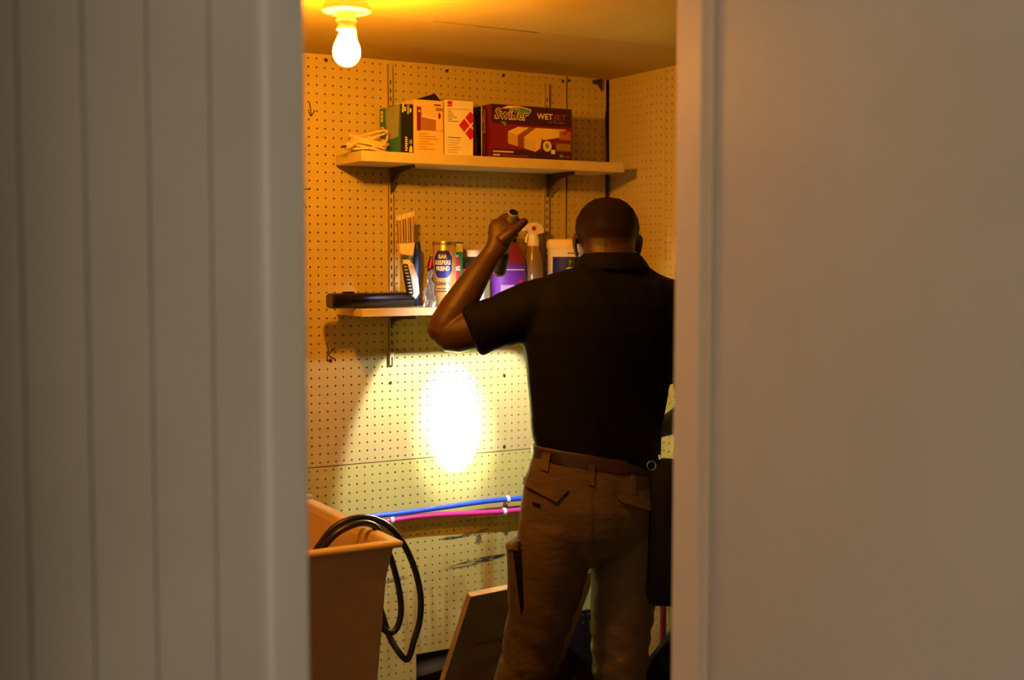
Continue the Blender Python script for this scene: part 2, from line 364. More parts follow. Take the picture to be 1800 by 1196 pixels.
# ------------------------------------------------------------------ ceiling lamp
LX, LY = -1.305, -.885
lamp = empty('ceiling_lamp', (LX, LY, CEIL), 'bare glowing bulb in a white porcelain ceiling lampholder', 'lamp')
MB().box(LX-.062, LX+.062, LY-.05, LY+.05, CEIL-.018, CEIL-.0005).build('junction_box', 'box_metal', lamp, bevel=.004)
MB().lathe([(.040, 2.203), (.046, 2.196), (.050, 2.182), (.0535, 2.172), (.053, 2.164), (.047, 2.161), (.020, 2.160)], (LX, LY, 0), 36).build('base', 'porcelain', lamp, smooth=True)
MB().lathe([(.0205, 2.1605), (.0215, 2.150), (.0225, 2.146), (.0225, 2.143), (.020, 2.142), (.019, 2.131), (.0215, 2.129), (.0215, 2.124), (.017, 2.122)], (LX, LY, 0), 28).build('socket', 'porcelain', lamp, smooth=True)
MB().lathe([(.0005, 2.0445), (.010, 2.046), (.018, 2.0505), (.025, 2.058), (.029, 2.067), (.030, 2.076), (.0285, 2.086), (.0245, 2.097), (.019, 2.108), (.0155, 2.117), (.0145, 2.1215), (.001, 2.1218)], (LX, LY, 0), 32).build('bulb', 'bulb_glass', lamp, smooth='all')
for a in (2.3, 5.6): MB().lathe([(.004, -.004), (.005, 0), (.003, .002)], (LX+.036*math.cos(a), LY+.036*math.sin(a), 2.161), 8).build('screw', 'chain', lamp)
cx, cy = LX+.0165, LY-.014
ch = MB()
for i in range(14): ch.ball((cx, cy, 2.158-.0035*i), .0016, n=6)
ch.ball((cx, cy, 2.108), .004, n=8)
ch.build('pull_chain', 'chain', lamp)

# ------------------------------------------------------------------ shelf standards and shelves
def standard(x, ztop, zbot, label):
    st = empty('shelf_standard', (x, 0, zbot), label, 'shelf rail', 'slotted shelf rails on the pegboard')
    m = MB(); h = .0085; y0, y1 = -.011, -.0005; sw = .0022
    m.box(x-h, x-h+.0015, y0, y1, zbot, ztop).box(x+h-.0015, x+h, y0, y1, zbot, ztop)
    m.box(x-h, x-sw, y0, y0+.0015, zbot, ztop).box(x+sw, x+h, y0, y0+.0015, zbot, ztop)
    z = ztop
    m.box(x-sw, x+sw, y0, y0+.0015, ztop-.045, ztop); z = ztop-.045
    while z-.0254 > zbot: m.box(x-sw, x+sw, y0, y0+.0015, z-.0254, z-.0254+.0125); z -= .0254
    m.build('rail', 'standard_metal', st)
    MB().box(x-h+.0015, x+h-.0015, -.003, -.0008, zbot, ztop).build('rail_back', 'dark_mark', st)
    return st
standard(-.806, 2.205, 1.297, 'slotted metal shelf rail nearer the bulb, running behind the boxes and brush')
standard(-.252, 2.188, 1.297, 'slotted metal shelf rail near the corner, behind the maroon box')
def shelf(x0, x1, ztop, th, label, br):
    s = empty('wall_shelf', ((x0+x1)/2, -.1, ztop), label, 'shelf')
    MB().box(x0, x1, -.203, -.012, ztop-th, ztop).build('board', 'shelf_wood', s, bevel=.0015)
    for x in br:
        zb = ztop-th
        q = 1 if ztop > 1.7 else .42
        prof = [(-.012, zb-.001), (-.170, zb-.001), (-.174, zb-.010), (-.14, zb-.013), (-.10, zb-.012-.006*q), (-.065, zb-.012-.015*q), (-.035, zb-.012-.033*q), (-.020, zb-.012-.056*q), (-.012, zb-.012-.063*q)]
        MB().prism([(x-.0035, y, z) for y, z in prof], (.007, 0, 0)).build('bracket', 'bracket_dark', s)
    return s
shelf(-.984, -.082, 1.927, .030, 'upper cream shelf carrying the cartons', (-.806, -.252))
shelf(-.985, -.082, 1.478, .022, 'lower cream shelf carrying the cleaning bottles', (-.806, -.252))
SH1, SH2 = 1.9275, 1.4785

# ------------------------------------------------------------------ cartons on the upper shelf
def carton(name, label, x0, x1, y0, y1, z1, front, side=None, top=None, z0=SH1):
    c = empty(name, ((x0+x1)/2, (y0+y1)/2, z0), label, 'box')
    MB().box(x0, x1, y0, y1, z0, z1).build('carton', front, c, bevel=.0008)
    fr = Face((x0, y0, z0), (1, 0, 0), (0, 0, 1), (0, -1, 0)); le = Face((x0, y1, z0), (0, -1, 0), (0, 0, 1), (-1, 0, 0))
    W, D, H = x1-x0, y1-y0, z1-z0
    if side: patch(le, rect(.0005, D-.0005, .0005, H-.0005), side, c, 'side_print')
    return c, fr, le, W, D, H
# maroon mop-pad carton
c, fr, le, W, D, H = carton('mop_pad_box', 'maroon mop pad carton at the right of the upper shelf', -.5475, -.2595, -.17, -.045, 2.0885, 'maroon')
patch(fr, rect(.0005, W-.0005, H*.64, H-.0005), 'maroon_dark', c, 'top_band', .0004)
patch(fr, rect(.0005, W-.0005, .0005, H*.17), 'maroon_dark', c, 'bottom_band', .0004)
patch(fr, [(W*.12, H*.92), (W*.2, H*.985), (W*.34, H*.99), (W*.49, H*.94), (W*.47, H*.86), (W*.44, H*.90), (W*.30, H*.95)], 'cream', c, 'leaf_edge', .0006)
patch(fr, [(W*.20, H*.90), (W*.27, H*.955), (W*.36, H*.965), (W*.475, H*.93), (W*.46, H*.83), (W*.36, H*.80)], 'leaf', c, 'leaf_print', .0008)
patch(fr, [(W*.11, H*.68), (W*.18, H*.68), (W*.175, H*.585)], 'leaf', c, 'leaf_tip', .0008)
letters(fr, 'Swiffer', W*.245, H*.735, H*.27, 'cream', c, width=W*.42, bold=.045, shear=.18, h=.0010)
letters(fr, 'Swiffer', W*.245, H*.74, H*.26, 'black_card', c, width=W*.405, bold=.004, shear=.18, h=.0013)
letters(fr, 'WET', W*.655, H*.775, H*.15, 'cream', c, width=W*.20, bold=.02)
letters(fr, 'JET', W*.845, H*.775, H*.15, 'mauve', c, width=W*.165)
patch(fr, rect(W*.70, W*.90, H*.715, H*.728), 'mauve', c, 'rule')
patch(fr, [(W*.20, H*.50), (W*.32, H*.60), (W*.92, H*.60), (W*.92, H*.47), (W*.60, H*.36), (W*.40, H*.40)], 'pad_yellow', c, 'pad_print', .0005)
patch(fr, [(W*.20, H*.50), (W*.41, H*.40), (W*.41, H*.20), (W*.20, H*.28)], 'pad_side', c, 'pad_print', .0006)
patch(fr, [(W*.41, H*.40), (W*.41, H*.20), (W*.54, H*.145), (W*.60, H*.22), (W*.62, H*.42), (W*.55, H*.44)], 'pad_yellow', c, 'pad_print', .0006)
for k in range(6): patch(fr, [(W*.20, H*(.31+.032*k)), (W*.41, H*(.22+.03*k)), (W*.54, H*(.165+.03*k)), (W*.54, H*(.170+.03*k)), (W*.41, H*(.226+.03*k)), (W*.20, H*(.316+.032*k))], 'olive', c, 'pad_line', .0008)
patch(fr, [(W*.32, H*.445), (W*.46, H*.60), (W*.545, H*.60), (W*.395, H*.41)], 'mauve', c, 'pad_band', .0008)
patch(fr, [(W*.32, H*.445), (W*.395, H*.41), (W*.395, H*.205), (W*.32, H*.235)], 'mauve', c, 'pad_band', .0008)
patch(fr, rect(W*.84, W*.985, H*.40, H*.57), 'photo_brown', c, 'inset', .0009)
patch(fr, ell(W*.91, H*.535, W*.03, H*.05), 'red', c, 'inset_dot', .0012)
patch(fr, ell(W*.685, H*.265, W*.066, H*.125), 'black_card', c, 'lens_rim', .0009)
patch(fr, ell(W*.685, H*.265, W*.056, H*.105), 'pad_yellow', c, 'lens_print', .0012)
patch(fr, ell(W*.682, H*.27, W*.02, H*.05), 'leaf', c, 'lens_print', .0014)
patch(fr, [(W*.60, H*.42), (W*.64, H*.37), (W*.63, H*.35)], 'black_card', c, 'lens_tip', .0012)
patch(fr, rect(W*.80, W*.985, H*.19, H*.325), 'olive', c, 'callout', .0009)
patch(fr, rect(W*.735, W*.785, H*.12, H*.20), 'cream', c, 'padlock', .0014)
patch(fr, ell(W*.76, H*.215, W*.022, H*.05), 'black_card', c, 'padlock_bow', .0011)
patch(fr, rect(W*.02, W*.27, H*.105, H*.135), 'photo_pale', c, 'rule')
patch(fr, rect(W*.02, W*.11, H*.04, H*.07), 'photo_pale', c, 'rule'); patch(fr, rect(W*.13, W*.45, H*.045, H*.062), 'mauve', c, 'rule')
letters(fr, '24', W*.865, H*.06, H*.085, 'cream', c, width=W*.045)
patch(fr, rect(W*.91, W*.97, H*.07, H*.095), 'mauve', c, 'rule')
patch(le, rect(.0005, D*.52, .0005, H-.0005), 'black_card', c, 'side_print')
patch(le, [(D*.18, .001), (D*.30, .001), (D*.30, H*.35), (D*.2, H*.7), (D*.10, H*.98), (D*.02, H*.98)], 'photo_brown', c, 'side_sweep', .0009)
patch(le, [(D*.50, .001), (D*.545, .001), (D*.545, H*.99), (D*.50, H*.99)], 'cream', c, 'side_stripe', .0009)
patch(le, rect(D*.56, D*.80, .001, H*.985), 'maroon_dark', c, 'side_print', .0007)
letters(le, 'Swiffer', D*.72, H*.70, D*.20, 'olive', c, width=H*.48, bold=.03, rot=PI/2)
letters(le, 'WETJET', D*.72, H*.25, D*.15, 'mauve', c, width=H*.34, rot=PI/2)
# white carton with red diamonds
c, fr, le, W, D, H = carton('white_glove_box', 'white carton printed with red diamonds on the upper shelf', -.702, -.609, -.17, -.05, 2.091, 'white_card')
patch(fr, rect(W*.08, W*.24, H*.88, H*.975), 'red', c, 'red_square')
patch(fr, rect(W*.13, W*.20, H*.905, H*.915), 'white_card', c, 'red_square_print', .0009)
patch(fr, rect(W*.07, W*.93, H*.835, H*.842), 'grey_print', c, 'rule')
for k in range(6): patch(fr, rect(W*.08, W*(.08+[.14, .19, .22, .33, .17, .41][k]), H*(.79-.036*k), H*(.803-.036*k)), 'grey_print', c, 'small_print')
cu_, cv_ = W*.90, H*.555; d_ = .018; g_ = .0215
for k in range(4):
    a = PI/2*k; du, dv = g_*math.cos(a), g_*math.sin(a)*1.08
    pts = [(cu_+du+d_*q, cv_+dv+d_*1.1*t) for q, t in ((1, 0), (0, 1), (-1, 0), (0, -1))]
    out = []
    for i in range(4):                     # clip at the carton's edge
        (a0, b0), (a1, b1) = pts[i], pts[(i+1) % 4]; lim = W-.0005
        if a0 <= lim: out.append((a0, b0))
        if (a0-lim)*(a1-lim) < 0: t = (lim-a0)/(a1-a0); out.append((lim, b0+(b1-b0)*t))
    if len(out) > 2: patch(fr, out, 'red', c, 'red_diamond')
patch(fr, rect(W*.08, W*.56, H*.315, H*.335), 'leaf', c, 'green_line')
for k in range(6): patch(fr, rect(W*.08, W*(.56-.07*(k % 3)), H*(.27-.043*k), H*(.278-.043*k)), 'grey_print', c, 'small_print')
MB().prism([(-.700, -.168, 2.0915), (-.611, -.168, 2.0915), (-.615, -.10, 2.099), (-.696, -.10, 2.099)], (0, 0, .0008)).build('lid_flap', 'black_card', c)
# tan carton with a picture and an open flap
c, fr, le, W, D, H = carton('tan_light_box', 'tan carton with a brown photo panel and its top flap open', -.805, -.7085, -.17, -.045, 2.085, 'tan_card')
patch(fr, rect(W*.14, W*.985, H*.44, H*.87), 'photo_brown', c, 'photo')
patch(fr, [(W*.26, H*.69), (W*.74, H*.655), (W*.74, H*.87), (W*.26, H*.87)], 'photo_pale', c, 'photo_top', .0009)
patch(fr, [(W*.26, H*.705), (W*.74, H*.665), (W*.74, H*.645), (W*.26, H*.685)], 'white_card', c, 'photo_edge', .0012)
patch(fr, rect(W*.10, W*.225, H*.43, H*.87), 'maroon', c, 'photo_band', .0009)
patch(fr, ell(W*.18, H*.79, W*.03, H*.025), 'white_card', c, 'photo_dot', .0012)
patch(fr, rect(W*.74, W*.975, H*.45, H*.81), 'tan_card', c, 'inset', .0012)
patch(fr, ell(W*.86, H*.72, W*.045, H*.06), 'maroon', c, 'inset_leaf', .0015)
patch(fr, rect(W*.68, W*.92, H*.905, H*.93), 'ink', c, 'name_print')
for k in range(7): patch(fr, rect(W*.17, W*(.17+[.30, .58, .64, .35, .48, .26, .55][k]), H*(.37-.047*k), H*(.383-.047*k)), 'photo_brown', c, 'small_print')
patch(le, rect(D*.80, D*.97, H*.90, H*.915), 'ink', c, 'side_print')
MB().prism([(-.795, -.165, 2.0858), (-.71, -.165, 2.0858), (-.713, -.13, 2.110), (-.716, -.125, 2.112)], (0, .0012, 0)).build('flap', 'black_card', c)
MB().prism([(-.7125, -.165, 2.0858), (-.7125, -.09, 2.0858), (-.7135, -.13, 2.112)], (.0012, 0, 0)).build('flap', 'tan_card', c)
# teal carton with a black end
c, fr, le, W, D, H = carton('teal_box', 'small teal carton with black front end beside the tan carton', -.8465, -.8065, -.17, -.022, 2.069, 'black_card')
patch(le, rect(.0005, D-.0005, .0005, H-.0005), 'teal', c, 'side_print')
patch(le, [(D*.35, H*.30), (D*.9, H*.35), (D*.97, H*.99), (D*.28, H*.99)], 'teal_pale', c, 'side_wash', .0008)
for k in range(3): patch(le, rect(D*.06, D*.16, H*(.72+.08*k), H*(.785+.08*k)), 'cream', c, 'side_print', .0010)
patch(le, rect(D*.05, D*.12, H*.56, H*.62), 'cream', c, 'side_print', .0010); patch(le, rect(D*.16, D*.22, H*.55, H*.61), 'cream', c, 'side_print', .0010)
for u0, v0 in ((.10, .83), (.28, .86), (.72, .84), (.12, .92)): patch(fr, rect(W*u0, W*(u0+.13), H*v0, H*(v0+.08)), 'cream', c, 'front_print')
patch(fr, rect(W*.50, W*.68, H*.80, H*.985), 'teal_pale', c, 'front_print')
for k in range(7): patch(fr, rect(W*.34, W*(.50+.05*(k % 2)), H*(.05+.043*k), H*(.078+.043*k)), 'cream', c, 'front_print')
patch(fr, rect(W*.68, W*.90, H*.20, H*.28), 'teal_pale', c, 'front_print')
patch(fr, [(W*.64, H*.03), (W*.92, H*.03), (W*.90, H*.13), (W*.78, H*.17), (W*.68, H*.11)], 'cream', c, 'front_print')

# coil of cord with its plug
cd_ = empty('extension_cord', at(650, 262, -.13), 'bundled pale extension cord at the end of the upper shelf', 'cord')
rng = random.Random(7); pts = []
for k in range(7):
    o = rng.uniform(-.006, .006); t_ = rng.uniform(-.25, .25)
    for i in range(10):
        a = 2*PI*i/10; L_ = .052+rng.uniform(-.008, .008)
        x = L_*math.cos(a); y = .030*math.sin(a)+o; z = .012+.0058*k+.012*math.sin(a+t_*4)*(.4+.1*k)+t_*.03*math.cos(a)
        pts.append(Vector((-.938+x+.008, -.135+y, SH1+max(.0045, z))))
pts.append(Vector((-.99, -.155, SH1+.02)))
MB().tube(smooth_path(pts, 4), .0036, 7).build('cable', 'cord', cd_, smooth='all')
MB().loft([((-.985, -.155, SH1+.021), (0, .006, .002), (0, -.002, .006)), ((-.999, -.157, SH1+.016), (0, .010, .003), (0, -.004, .009)), ((-1.013, -.158, SH1+.013), (0, .011, .003), (0, -.004, .010))], 10).build('plug', 'cord', cd_)
for k in (-1, 1): MB().box(-1.022, -1.012, -.158+.006*k-.001, -.158+.006*k+.001, SH1+.009, SH1+.015).build('prong', 'dark_mark', cd_)

# ------------------------------------------------------------------ lower shelf
def vessel(name, label, cat, x, y): return empty(name, (x, y, SH2), label, cat)
# black glossy case lying along the front
t = empty('black_case', (-.925, -.13, SH2), 'long glossy black case lying along the lower shelf', 'case')
MB().loft([((-1.061, -.145, SH2+.0225), (0, .026, 0), (0, 0, .0195)), ((-1.055, -.145, SH2+.0225), (0, .030, 0), (0, 0, .0222)), ((-.79, -.105, SH2+.0225), (0, .030, 0), (0, 0, .0222)), ((-.784, -.105, SH2+.0225), (0, .026, 0), (0, 0, .0195))], 24, p=4).build('shell', 'black_gloss', t, smooth=True)
MB().box(-1.02, -.985, -.15, -.135, SH2+.0445, SH2+.049).build('clasp', 'black_gloss', t, bevel=.002)
MB().tube([(-1.055, -.1754, SH2+.024), (-.79, -.1354, SH2+.024)], .0014, 6).build('seam', 'black_nylon', t)
# bristle brush standing up in front of the rail
t = vessel('dusting_brush', 'upright dusting brush with grey bristles and cream block in front of the rail', 'brush', -.80, -.085)
a0, b0 = at(703, 394, -.085), at(727, 386, -.085)
ex = Vector((.045, -.012, 0)).normalized(); bx0 = at(714, 430, -.085); wd = .046
top_l, top_r = bx0-ex*wd*.5+Vector((-.004, 0, .085)), bx0+ex*wd*.5+Vector((-.002, 0, .098))
m = MB()
for i in range(12):
    f = (i+.5)/12; p0 = bx0+ex*wd*(f-.5); p1 = top_l.lerp(top_r, f)
    for k in (-1, 1):
        m.tube([p0+Vector((0, .004*k, 0)), p0.lerp(p1, .5)+Vector((.001*math.sin(i*3), .005*k, 0)), p1+Vector((0, .006*k, 0))], .0016, 5)
m.build('bristle', 'bristle', t)['kind'] = 'stuff'
m = MB()
for i in range(9):
    f = (i+.2+.25*math.sin(i*2.1))/9; p0 = bx0+ex*wd*(f-.5); p1 = top_l.lerp(top_r, f)
    m.tube([p0+Vector((0, -.0075, 0)), p0.lerp(p1, .5)+Vector((.0015*math.sin(i*5), -.0085, 0)), p1+Vector((0, -.008, 0))], .0016, 5)
m.build('pale_bristle', 'bristle_pale', t)['kind'] = 'stuff'
MB().prism([top_l+Vector((0, -.008, -.014)), top_r+Vector((0, -.008, -.014)), top_r+Vector((0, -.008, 0)), top_l+Vector((0, -.008, 0))], (0, .016, 0)).build('bristle_tip', 'white_card', t)
MB().prism([bx0-ex*.019+Vector((0, -.009, -.030)), bx0+ex*.018+Vector((0, -.009, -.034)), bx0+ex*.024+Vector((0, -.009, .006)), bx0-ex*.024+Vector((0, -.009, .002))], (0, .02, 0)).build('block', 'cream', t, bevel=.003)
MB().loft([(bx0+Vector((0, 0, -.045)), (.012, 0, 0), (0, .008, 0)), (Vector((bx0.x+.004, -.085, SH2+.001)), (.009, 0, 0), (0, .007, 0))], 12).build('handle', 'cream', t, smooth=True)
# white scrub brush leaning in front of it
t = vessel('scrub_brush', 'white oval scrub brush with dark bristles standing on its end', 'brush', -.782, -.125)
pc = [at(714, 466, -.125), at(719, 490, -.125), at(724, 517, -.125)]
def oval(k, off, zz=1): return [(pc[0]+off+Vector((-.001, 0, .013*zz)), (.006*k, 0, 0), (0, .006*k, 0)), (pc[0]+off, (.018*k, 0, .002), (0, .016*k, 0)), (pc[1]+off, (.0235*k, 0, .002), (0, .020*k, 0)), (pc[2]+off, (.019*k, 0, .002), (0, .016*k, 0)), (pc[2]+off+Vector((.002, 0, -.015*zz)), (.007*k, 0, 0), (0, .006*k, 0))]
MB().loft(oval(1, Vector((.004, 0, 0))), 24, p=2.3).build('body', 'white_plastic', t, smooth='all')
MB().loft(oval(.52, Vector((-.010, -.012, 0)), .3), 20).build('bristle_bed', 'bristle_black', t, smooth='all')
for i in range(9):
    p = pc[0].lerp(pc[2], (i+.5)/9)+Vector((-.011, -.0215, 0)); MB().box(p.x-.006, p.x+.003, p.y-.002, p.y+.003, p.z-.0011, p.z+.0011).build('tuft', 'white_plastic', t)
for i in range(11):
    p = pc[0].lerp(pc[2], (i+.3)/11)+Vector((.010, -.0185, 0)); MB().box(p.x-.005, p.x+.005, p.y-.0025, p.y+.002, p.z-.0010, p.z+.0010).build('grip_rib', 'white_plastic', t)
# blue handled brush behind
t = vessel('blue_brush', 'dark blue rounded handle standing behind the scrub brush', 'brush', -.745, -.055)
MB().loft([(at(735, 426, -.055), (.004, 0, 0), (0, .003, 0)), (at(734, 432, -.055), (.010, 0, 0), (0, .006, 0)), (at(733, 455, -.055), (.0125, 0, 0), (0, .007, 0)), (at(732, 478, -.055), (.011, 0, 0), (0, .006, 0)), (Vector((-.748, -.055, SH2+.001)), (.009, 0, 0), (0, .006, 0))], 14).build('handle', 'blue_plastic', t, smooth='all')
# clear plastic wrapped thing
t = vessel('clear_bag', 'crumpled clear plastic bag beside the gold canister', 'bag', -.74, -.14)
m = MB(); m.loft([((-.745, -.14, SH2+.001), (.020, 0, 0), (0, .016, 0)), ((-.742, -.14, SH2+.020), (.021, 0, 0), (0, .018, 0)), ((-.744, -.14, SH2+.045), (.016, 0, 0), (0, .014, 0)), ((-.739, -.14, SH2+.065), (.011, 0, 0), (0, .010, 0)), ((-.742, -.14, SH2+.085), (.005, 0, 0), (0, .005, 0)), ((-.738, -.14, SH2+.108), (.009, 0, .004), (0, .003, 0))], 14)
rng = random.Random(3); m.v = [(a+rng.uniform(-.003, .003), b+rng.uniform(-.003, .003), max(c, SH2+.0005)) for a, b, c in m.v]
m.build('film', 'clear', t)
# slim tool with red and black handle
t = vessel('hand_tool', 'slim upright tool with red and black handle left of the gold canister', 'tool', -.712, -.075)
MB().loft([((-.706, -.075, SH2+.001), (.010, 0, 0), (0, .008, 0)), ((-.707, -.075, SH2+.10), (.0085, 0, 0), (0, .006, 0))], 10).build('sleeve', 'green_glass', t, smooth=True)
MB().loft([((-.709, -.075, SH2+.10), (.007, 0, 0), (0, .006, 0)), ((-.704, -.075, SH2+.13), (.011, 0, 0), (0, .007, 0)), ((-.697, -.075, SH2+.153), (.009, 0, 0), (0, .006, 0))], 12).build('handle', 'black_gloss', t, smooth=True)
MB().tube([(-.712, -.082, SH2+.115), (-.7045, -.083, SH2+.145)], .004, 8).build('grip_stripe', 'red', t)
# gold cleanser canister
X, Y, R = -.669, -.095, .0355
t = vessel('cleanser_canister', 'gold cleanser canister with a blue eight sided label', 'canister', X, Y)
HH = .197
MB().lathe([(R-.002, 0), (R, .002), (R, HH-.004), (R-.001, HH-.001), (R-.003, HH), (R-.004, HH-.004), (.001, HH-.004)], (X, Y, SH2), 40).build('can', 'gold', t, smooth=True)
MB().lathe([(R+.0008, HH-.012), (R+.0012, HH-.006), (R+.0004, HH-.002)], (X, Y, SH2), 40).build('rim', 'steel', t, smooth=True)
d = Drum((X, Y, SH2), R, FACE_CAM-.08)
patch(d, [(-.029, .108), (-.016, .086), (.016, .086), (.029, .108), (.029, .148), (.016, .168), (-.016, .168), (-.029, .148)], 'navy', t, 'label')
for s_, v_, w_, sz in (('BAR', .144, .026, .017), ('KEEPERS', .126, .049, .018), ('FRIEND', .108, .042, .018)): letters(d, s_, 0, v_, sz, 'cream', t, width=w_, bold=.035)
letters(d, 'CLEANSER', 0, .064, .014, 'ink', t, width=.046, bold=.02)
for k in range(2): patch(d, rect(-.02, .02, .052-.008*k, .0545-.008*k), 'ink', t, 'small_print')
# green and red cleanser can behind it
X, Y, R = -.617, -.045, .034
t = vessel('cleanser_can', 'green cleanser can with red oval half hidden behind the gold canister', 'can', X, Y)
MB().lathe([(R-.002, 0), (R, .002), (R, .192), (R-.002, .195), (.001, .194)], (X, Y, SH2), 36).build('can', 'green', t, smooth=True)
d = Drum((X, Y, SH2), R, FACE_CAM)
patch(d, rect(-.05, .05, .165, .190), 'yellow', t, 'top_band'); patch(d, ell(0, .115, .030, .047), 'red', t, 'oval', .0009)
letters(d, 'Comet', 0, .108, .026, 'white_card', t, width=.056, bold=.03, h=.0014)
patch(d, [(-.02, .145), (.022, .150), (.022, .155), (-.02, .151)], 'yellow', t, 'oval_sweep', .0012)
# dark bottle with white cap
X, Y = -.548, -.055
t = vessel('dark_bottle', 'dark bottle with a white cap and red label behind the raised forearm', 'bottle', X, Y)
MB().lathe([(.034, 0), (.036, .004), (.036, .105), (.032, .128), (.019, .146), (.018, .152)], (X, Y, SH2), 32).build('glass', 'dark_bottle', t, smooth=True)
MB().lathe([(.0205, .150), (.021, .152), (.021, .169), (.019, .171), (.001, .171)], (X, Y, SH2), 28).build('cap', 'white_plastic', t, smooth=True)
d = Drum((X, Y, SH2), .036, FACE_CAM); patch(d, rect(-.06, .06, .085, .112), 'pink_red', t, 'label'); patch(d, rect(-.06, .06, .012, .084), 'label_white', t, 'label')
# purple bottle
X, Y = -.432, -.075
t = vessel('purple_bottle', 'big purple detergent bottle behind the flashlight', 'bottle', X, Y)
MB().loft([((X, Y, SH2+z), (a, 0, 0), (0, b, 0)) for z, a, b in ((0, .056, .032), (.004, .059, .035), (.10, .060, .036), (.122, .058, .035), (.155, .046, .030), (.185, .030, .024), (.205, .018, .018))], 32, p=2.3).build('body', 'purple', t, smooth=True)
MB().loft([((X, Y, SH2+z), (a, 0, 0), (0, b, 0)) for z, a, b in ((.128, .0575, .036), (.155, .0475, .032), (.185, .0315, .026), (.205, .021, .021), (.238, .019, .019), (.240, .017, .017))], 32, p=2.3).build('cap', 'magenta', t, smooth=True)
fr = Face((X, Y-.0368, SH2), (1, 0, 0), (0, 0, 1), (0, -1, 0))
patch(fr, rect(-.035, .035, .108, .111), 'label_white', t, 'label_rule', .0002); patch(fr, rect(-.050, .0, .012, .062), 'lavender', t, 'label', .0004)
patch(fr, ell(.022, .072, .006, .008), 'red', t, 'label_flower', .0004)
# spray bottle
X, Y = -.340, -.07
t = vessel('spray_bottle', 'spray bottle with white trigger head and clear amber body', 'spray bottle', X, Y)
MB().lathe([(.030, 0), (.032, .004), (.032, .09), (.0305, .11), (.027, .14), (.0235, .16), (.018, .178), (.0165, .186)], (X, Y, SH2), 32).build('body', 'amber', t, smooth=True)
MB().lathe([(.018, .184), (.0185, .186), (.0185, .205), (.0155, .212), (.0155, .222), (.001, .222)], (X, Y, SH2), 28).build('collar', 'white_plastic', t, smooth=True)
hd = MB(); prof = [(-.040, .231), (-.036, .246), (-.012, .258), (.010, .259), (.026, .252), (.034, .238), (.036, .226), (.016, .222), (-.012, .219), (-.022, .229)]
hd.prism([(X+a, Y-.011, SH2+b) for a, b in prof], (0, .022, 0)); hd.build('trigger_head', 'white_plastic', t, bevel=.004)
MB().tube(smooth_path([(X-.014, Y, SH2+.226), (X-.024, Y, SH2+.212), (X-.026, Y, SH2+.195)], 5), .004, 8).build('trigger', 'white_plastic', t, smooth=True)
MB().lathe([(.0075, 0), (.0075, .002), (.001, .002)], (X-.004, Y-.011, SH2+.240), 20, (0, -1, 0)).build('red_dot', 'red', t)
# white tub with blue label
X, Y, R = -.226, -.09, .064
t = vessel('white_tub', 'white lidded tub with a dark blue label beside the man', 'tub', X, Y)
MB().lathe([(R-.006, 0), (R-.004, .003), (R-.002, .165), (R-.002, .176)], (X, Y, SH2), 44).build('tub', 'white_plastic', t, smooth=True)
MB().lathe([(R+.0005, .176), (R+.001, .178), (R+.001, .198), (R-.003, .205), (R-.012, .207), (.001, .206)], (X, Y, SH2), 44).build('lid', 'cream', t, smooth=True)
d = Drum((X, Y, SH2), R-.0022, FACE_CAM); patch(d, rect(-.052, .085, .02, .150), 'print_blue', t, 'label'); patch(d, rect(-.0, .05, .160, .163), 'ink', t, 'small_print')
# small bottle leaning out beside the neck
X, Y = -.262, -.172
t = vessel('small_bottle', 'small cream bottle in front of the white tub beside his collar', 'bottle', X, Y)
MB().lathe([(.020, 0), (.022, .003), (.022, .085), (.018, .105), (.011, .118)], (X, Y, SH2), 24).build('body', 'cream', t, smooth=True)
MB().lathe([(.0125, .117), (.013, .119), (.012, .14), (.008, .146)], (X, Y, SH2), 20).build('cap', 'green_glass', t, smooth=True)

# ------------------------------------------------------------------ laundry sink
SX0, SX1, SY0, SY1, SZ = -1.72, -1.08, -.685, -.03, .918
t = empty('laundry_sink', ((SX0+SX1)/2, (SY0+SY1)/2, 0), 'deep beige plastic utility sink with a hose over its rim', 'sink')
def ringrect(m, specs):                # loft of rectangles (x0,x1,y0,y1,z)
    v = []; f = []
    for x0, x1, y0, y1, z in specs: v += [(x0, y0, z), (x1, y0, z), (x1, y1, z), (x0, y1, z)]
    for k in range(len(specs)-1):
        for i in range(4): j = (i+1) % 4; f.append((4*k+i, 4*k+j, 4*k+4+j, 4*k+4+i))
    f.append((0, 1, 2, 3)[::-1]); n = 4*(len(specs)-1); f.append((n, n+1, n+2, n+3)); return m.add(v, f)
def ins(d, z): return (SX0+d, SX1-d, SY0+d, SY1-d, z)
m = ringrect(MB(), [(SX0+.075, SX1-.040, SY0+.125, SY1-.075, .30), (SX0+.035, SX1-.027, SY0+.045, SY1-.035, SZ-.10), ins(.022, SZ-.035), ins(.018, SZ-.016), ins(0, SZ-.016), ins(0, SZ), ins(.034, SZ), ins(.042, SZ-.02), ins(.085, SZ-.33)])
m.build('basin', 'sink_plastic', t, bevel=.006)
MB().box(SX0+.02, SX1-.002, SY1-.025, SY1, SZ, SZ+.012).build('back_ledge', 'sink_plastic', t, bevel=.004)
for a, b in ((SX0+.09, SY0+.09), (SX1-.11, SY0+.09), (SX0+.09, SY1-.11), (SX1-.11, SY1-.11)): MB().box(a, a+.025, b, b+.025, 0, .31).build('leg', 'sink_plastic', t)
